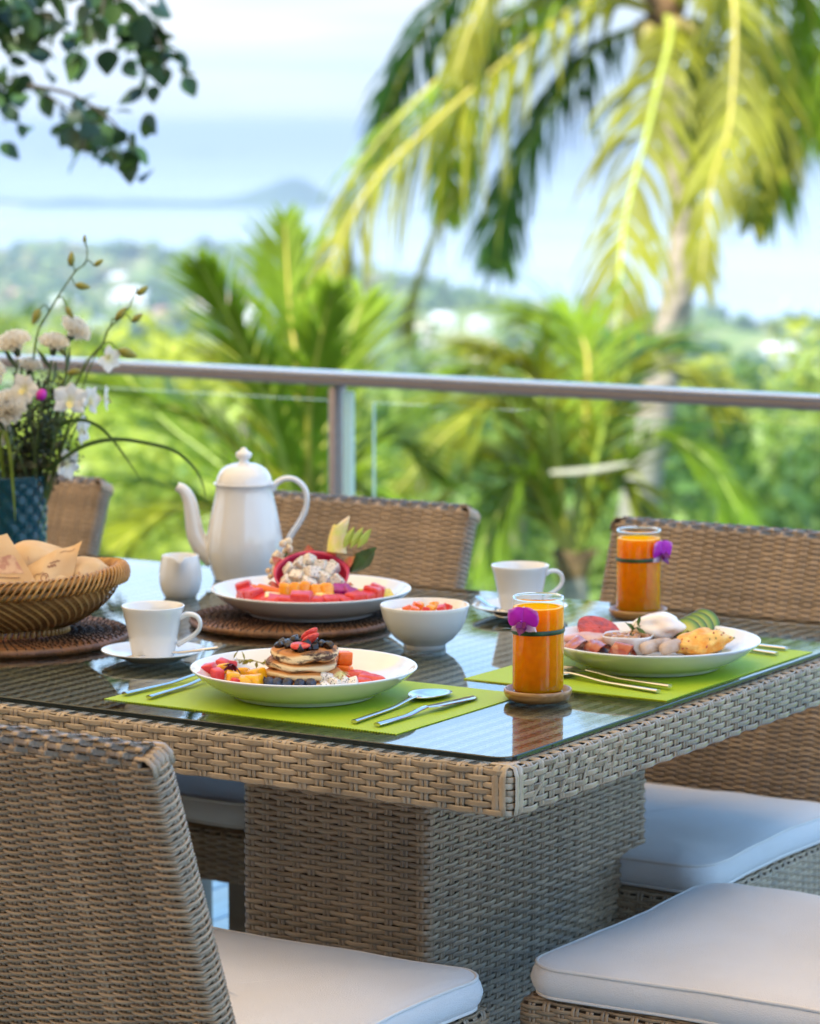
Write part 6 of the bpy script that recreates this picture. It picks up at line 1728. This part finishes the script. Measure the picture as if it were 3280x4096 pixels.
# ---- vase and flowers
VC = Vector((-3.1900, 3.8968, TZ))
KV = 0.000764
VGL = mat('teal_cut_glass', (0.03, 0.19, 0.27), rough=0.06, coat=0.5)
N = VGL.node_tree.nodes
N['Principled BSDF'].inputs['Transmission Weight'].default_value = 0.75
N['Principled BSDF'].inputs['IOR'].default_value = 1.25
vz = empty('glass_vase', VC, (0, 0, YAW)); tag(vz, 'teal cut glass vase with diamond pattern', 'vase')
mb = MB(); rows = []
nv_, na = 60, 144
for j in range(nv_ + 1):
    t = j / nv_; z = 0.146 * t
    r0 = lerp(.0545, .0590, t)
    row = []
    for k in range(na):
        a = 2 * pi * k / na
        d = (abs(((a * 14 / (2 * pi) + t * 5.0) % 1) - .5) + abs(((a * 14 / (2 * pi) - t * 5.0) % 1) - .5))
        amp = 0.0042 * smooth01((0.93 - t) / 0.05) * smooth01((t - 0.02) / 0.04)
        r_ = r0 + amp * (d - .5)
        row.append((r_ * cos(a), r_ * sin(a), z))
    rows.append(row)
rows = [[(.01 * cos(2 * pi * k / na), .01 * sin(2 * pi * k / na), 0.0005) for k in range(na)]] + rows
for t in (1.0, .6, .15, .08):
    rows.append([((lerp(.0545, .0590, t) - .006) * cos(2 * pi * k / na), (lerp(.0545, .0590, t) - .006) * sin(2 * pi * k / na), .146 * t) for k in range(na)])
rows.append([(.005 * cos(2 * pi * k / na), .005 * sin(2 * pi * k / na), .010) for k in range(na)])
mb.grid(rows, closed_u=True)
build('body', mb, VGL, vz)
def vp(x, y, f=0.0):
    """Bouquet frame: x, y in drawing units from the vase foot, f metres back."""
    return Vector(((x - 25) * KV, f, (1188 - y) * KV))
STEM = mat('flower_stem', (0.075, 0.115, 0.022), rough=0.5, var=0.25, vscale=40)
BUD = mat('orchid_bud', (0.26, 0.25, 0.03), rough=0.45, col2=(0.16, 0.17, 0.03), vscale=60)
LILY = [PETAL_W, PETAL_W, mat('orchid_lip_yellow', (0.66, 0.58, 0.22), rough=0.5)]
def flower(name, label, cat, grp=None):
    o = empty(name, VC, (0, 0, YAW)); tag(o, label, cat, grp); return o
def stem_part(root, pts, r0, r1, n=30, name='stem', m=None):
    mb = MB(); P = catmull(pts, n); mb.tube(P, [lerp(r0, r1, i / (n - 1)) for i in range(n)], 7); build(name, mb, m or STEM, root); return P
bud_mb = MB(); bud_mb.lathe([(0, 0), (.0035, .002), (.0062, .008), (.0064, .013), (.0045, .020), (.0015, .0255), (0, .027)], 14)
bud_me = bud_mb.mesh('bud', BUD)
def bud(root, joint, tip_xy, s, f, ang):
    p = vp(*tip_xy, f)
    j = Vector(joint)
    mid = (j + p) / 2 + Vector((0, 0, .008))
    mb = MB(); mb.tube(catmull([j, mid, p], 8), .0011, 5); b = build('bud_stalk', mb, STEM, root)
    link('bud', bud_me, root, p, (0, ang, 0), (s, s, s))
sA = flower('orchid_spray', 'tall arching orchid stem with closed green buds', 'orchid', 'orchid stems in the vase')
stem_part(sA, [vp(70, 1090), vp(70, 1000), vp(72, 850), vp(82, 718), vp(110, 658), vp(162, 578), vp(187, 556), vp(192, 529), vp(187, 507)], .0022, .0008, 50)
for (jx, jy), t, s, a in (((112, 655), (92, 650), 1.15, 3.6), ((130, 628), (146, 645), .95, 2.6), ((152, 592), (165, 600), 1.05, 1.75), ((166, 573), (157, 562), 1.0, .1), ((183, 558), (206, 561), .75, .95), ((189, 520), (187, 513), .55, 0.0), ((88, 712), (122, 710), 1.25, 2.6)):
    bud(sA, vp(jx, jy), t, s * .92, 0, a)
sB = flower('orchid_spray', 'shorter orchid stem leaning right with plump buds', 'orchid', 'orchid stems in the vase')
stem_part(sB, [vp(85, 1090, -.01), vp(110, 960, -.015), vp(140, 870, -.02), vp(165, 811, -.02), vp(198, 751, -.02), vp(225, 720, -.02), vp(237, 690, -.02), vp(263, 666, -.02), vp(280, 644, -.02), vp(291, 619, -.02), vp(298, 612, -.02)], .0026, .0009, 50)
for (jx, jy), t, s, a in (((225, 721), (256, 734), 1.35, 1.9), ((240, 686), (252, 672), 1.1, .7), ((263, 666), (286, 676), .9, .9), ((296, 613), (297, 620), .9, .9), ((196, 755), (180, 778), 1.0, 4.6)):
    bud(sB, vp(jx, jy, -.02), t, s * .92, -.02, a)
# open orchids on the lower branches
for k, (x, y, f, s, rz, ry, lb) in enumerate([(156, 838, -.03, 1.15, 0.2, 0.1, 'white orchid with yellow throat facing front'), (196, 840, -.015, .95, 1.0, 0.5, 'white orchid in profile right of the front facing one'), (224, 838, .01, .85, 1.5, 0.8, 'white orchid at the far right tip of the branch'), (176, 903, -.01, .95, 1.2, 1.2, 'drooping white orchid above the curved grass'), (146, 972, -.02, 1.0, 0.8, 1.9, 'lowest drooping white orchid beside the vase rim'), (66, 812, -.05, 1.0, -0.4, 0.5, 'cream orchid behind the front carnation'), (236, 752, -.02, .85, 0.6, 2.2, 'yellow green orchid half open under a bud'), (10, 905, -.05, .9, 0.0, 2.0, 'yellowish orchid at the left edge of the picture')]):
    o = flower('orchid_bloom', lb, 'orchid', 'open white orchids')
    p = vp(x, y, f)
    stem_part(o, [vp(90, 1080, f * .3), vp(lerp(90, x, .5), lerp(1000, y, .55), f), vp(lerp(90, x, .85), y - 16, f), p + Vector((0, .004, 0))], .0016, .0009, 24)
    hd = empty('blossom', p, (0, ry, rz)); hd.parent = o
    mb = MB()
    for q, a in enumerate((90, 215, 325, 30, 150)): petal(mb, radians(a), (.026 if q < 3 else .027) * s, (.0098 if q < 3 else .0135) * s, seed=k * 7 + q, lift=.25, curl=.1, point=.75)
    build('petals', mb, PETAL_W, hd)
    mb = MB(); petal(mb, radians(265), .012 * s, .0055 * s, curl=-.5, lift=.4, seed=k + 40); build('lip', mb, LILY[2], hd, loc=(0, -.004, 0))
# carnations
CARN = mat('carnation_cream', (0.95, 0.95, 0.92), rough=0.7, trans=0.4, col2=(0.94, 0.89, 0.77), vscale=40, sss=0.0)
CALYX = mat('carnation_calyx', (0.055, 0.085, 0.030), rough=0.5)
def carnation_mesh(seed):
    r = random.Random(seed); mb = MB()
    for q in range(46):
        ring_ = q / 46
        tilt = lerp(0.15, 1.45, ring_ ** .8); a = q * 2.39996
        L = lerp(.018, .030, ring_); W = lerp(.008, .0135, ring_)
        rows = []
        for j in range(6):
            t = j / 5; row = []
            for i in range(8):
                u = (i / 7 - .5) * 2
                w = W * (.25 + .75 * t)
                ruf = .0032 * t * t * sin(u * 8 + q * 2 + r.random() * .3) + .0015 * t * sin(u * 17 + q)
                x = t * L * (1 - .07 * u * u + .05 * sin(u * 9 + q)); y = u * w; z = ruf + .004 * sin(t * 3)
                # tilt outwards from the axis, then spin
                X = x * sin(tilt) + z * cos(tilt); Z_ = x * cos(tilt) - z * sin(tilt)
                row.append((X * cos(a) - y * sin(a), X * sin(a) + y * cos(a), Z_ - .006))
            rows.append(row)
        mb.grid(rows)
    return mb
car = [carnation_mesh(s).mesh('bloom', CARN) for s in (1, 2)]
for k, (x, y, f, s, rx, ry, lb) in enumerate([(38, 714, -.02, 1.05, .45, -.25, 'cream carnation at the upper left with a bud beside it'), (122, 716, -.01, .92, .35, .15, 'cream carnation behind the first orchid bud'), (166, 690, .01, 1.0, .4, .65, 'highest cream carnation, tilted right'), (33, 845, -.07, 1.12, 1.0, .0, 'full cream carnation facing the camera'), (-8, 782, -.04, 1.0, .8, -.4, 'cream carnation cut by the left picture edge'), (70, 765, .0, .75, .3, .2, 'small cream carnation behind the tall orchid stem')]):
    o = flower('carnation', lb, 'carnation', 'cream carnations in the vase')
    p = vp(x, y, f)
    base = p - Vector((sin(ry) * .03, 0, .03))
    stem_part(o, [vp(lerp(40, x, .25), 1090, 0), vp(lerp(40, x, .45), 960, f * .5), vp(lerp(40, x, .8), y + 110, f * .8), base], .0022, .0020, 24)
    hd = link('bloom', car[k % 2], o, p, (rx, ry, 0), (s * .95,) * 3)
    mb = MB(); mb.lathe([(0, -.030), (.0045, -.029), (.0075, -.018), (.0095, -.004), (.007, .002)], 12); build('calyx', mb, CALYX, hd)
    for q in range(3):
        mb = MB(); petal(mb, radians(80 if q % 2 else 100), .045, .004, curl=.3 * (1 if q % 2 else -1), n=6, seed=q + k)
        build('leaf', mb, CALYX, o, loc=base + Vector((0, 0, -.018 - .024 * q)), rot=(0, .35 * (1 if q % 2 else -1), q))
# purple bud
o = flower('purple_bud', 'single magenta bud among the foliage', 'bud')
stem_part(o, [vp(60, 1080), vp(85, 950, -.05), vp(103, 830, -.07)], .0014, .001, 16)
link('bud', blob_mesh('bud', .0095, mat('magenta_bud', (0.48, 0.01, 0.36), rough=0.45), 3, .1, 1, 3, (.85, .8, 1.05)), o, vp(103, 822, -.07), (0, .5, 0))
# dark filler foliage
FILL = [mat('filler_leaf_dark', (0.030, 0.050, 0.020), rough=0.5, trans=0.15, var=0.4, vscale=60), mat('filler_leaf_olive', (0.070, 0.075, 0.030), rough=0.6, trans=0.15, var=0.4, vscale=60)]
rg = random.Random(8)
SPR = [(30, 880), (70, 840), (100, 800), (120, 770), (128, 860), (95, 900), (60, 930), (122, 930), (20, 960), (150, 960), (5, 850), (80, 980), (110, 860)]
places = ['leftmost, low', 'left of centre', 'behind the magenta bud', 'tallest on the right', 'right of the magenta bud', 'in the middle', 'low in the middle', 'low on the right', 'low at the left edge', 'lowest on the right, over the rim', 'high at the left edge', 'just above the vase rim', 'beside the front orchid']
for k, (x, y) in enumerate(SPR):
    o = flower('foliage_sprig', 'dark green filler sprig %s in the bouquet' % places[k], 'foliage', 'filler foliage in the vase')
    f = rg.uniform(-.045, .04)
    P = stem_part(o, [vp(lerp(30, x, .3), 1090, 0), vp(lerp(30, x, .7), lerp(1000, y, .4), f * .6), vp(x, y, f)], .0016, .0008, 24)
    mb = MB()
    for q in range(210):
        t = rg.random() ** .7; p = P[min(23, int(6 + 17 * t))]
        c = p + Vector((rg.gauss(0, .013), rg.gauss(0, .013), rg.gauss(0, .008)))
        d = Vector((rg.gauss(0, 1), rg.gauss(0, 1), rg.gauss(.7, .6))).normalized(); L = rg.uniform(.006, .012)
        w = d.orthogonal().normalized(); w = Matrix.Rotation(rg.random() * 6.28, 3, d) @ w; n_ = d.cross(w)
        mb.add([c, c + d * L * .5 + w * L * .3 + n_ * L * .06, c + d * L, c + d * L * .5 - w * L * .3 + n_ * L * .06], [(0, 1, 2, 3)])
    tag(build('leaves', mb, FILL[k % 2], o), kind='stuff')
# grass blades
GRASS = mat('grass_blade', (0.055, 0.10, 0.022), rough=0.45, trans=0.2)
GRASSL = mat('strap_leaf', (0.16, 0.24, 0.03), rough=0.45, trans=0.25, var=0.2, vscale=30)
def blade(pts, w, m, label):
    o = flower('grass_blade', label, 'grass blade', 'grass blades in the vase')
    P = catmull(pts, 44); rows = []
    for i, p in enumerate(P):
        t = i / 43; ww = w * (min(1, .5 + t * 1.5) * (1 - t) ** .5 + .0002)
        T = (P[min(i + 1, 43)] - P[max(i - 1, 0)]).normalized(); s_ = T.cross(Vector((.25, 1, .1))).normalized()
        rows.append([p - s_ * ww, p + Vector((0, -.0008, 0)), p + s_ * ww])
    mb = MB(); mb.grid(rows); build('blade', mb, m, o)
blade([vp(80, 1060), vp(99, 995, -.02), vp(137, 962, -.03), vp(192, 929, -.04), vp(255, 918, -.04), vp(316, 926, -.04), vp(368, 940, -.04), vp(406, 968, -.04), vp(428, 1001, -.04), vp(439, 1044, -.04)], .0044, GRASS, 'longest grass blade arching far to the right')
blade([vp(75, 1060), vp(105, 940, -.01), vp(134, 893, -.02), vp(165, 880, -.03), vp(192, 881, -.03), vp(220, 896, -.03), vp(247, 924, -.03), vp(274, 962, -.03), vp(305, 1009, -.03)], .0042, GRASS, 'shorter grass blade bending down to the right')
blade([vp(20, 1060, -.02), vp(14, 920, -.06), vp(26, 900, -.075), vp(36, 930, -.08), vp(41, 968, -.085), vp(46, 1040, -.085), vp(47, 1085, -.08)], .0050, GRASSL, 'broad green strap leaf hanging over the front of the vase')

# ================================================================== HAZE
hz = bpy.data.materials.new('haze_air'); hz.use_nodes = True
N = hz.node_tree.nodes; L = hz.node_tree.links
for nn in list(N):
    if nn.type != 'OUTPUT_MATERIAL': N.remove(nn)
pv_ = N.new('ShaderNodeVolumePrincipled')
pv_.inputs['Color'].default_value = (0.55, 0.63, 0.75, 1)
pv_.inputs['Density'].default_value = 0.00025
pv_.inputs['Anisotropy'].default_value = 0.2
L.new(pv_.outputs['Volume'], N['Material Output'].inputs['Volume'])
mb = MB(); mb.box((0, 0, -66.0), (92000, 92000, 150.0))
tag(build('haze', mb, hz, smooth=False), 'thin pale sea haze over the bay and the slope', 'haze', kind='stuff')
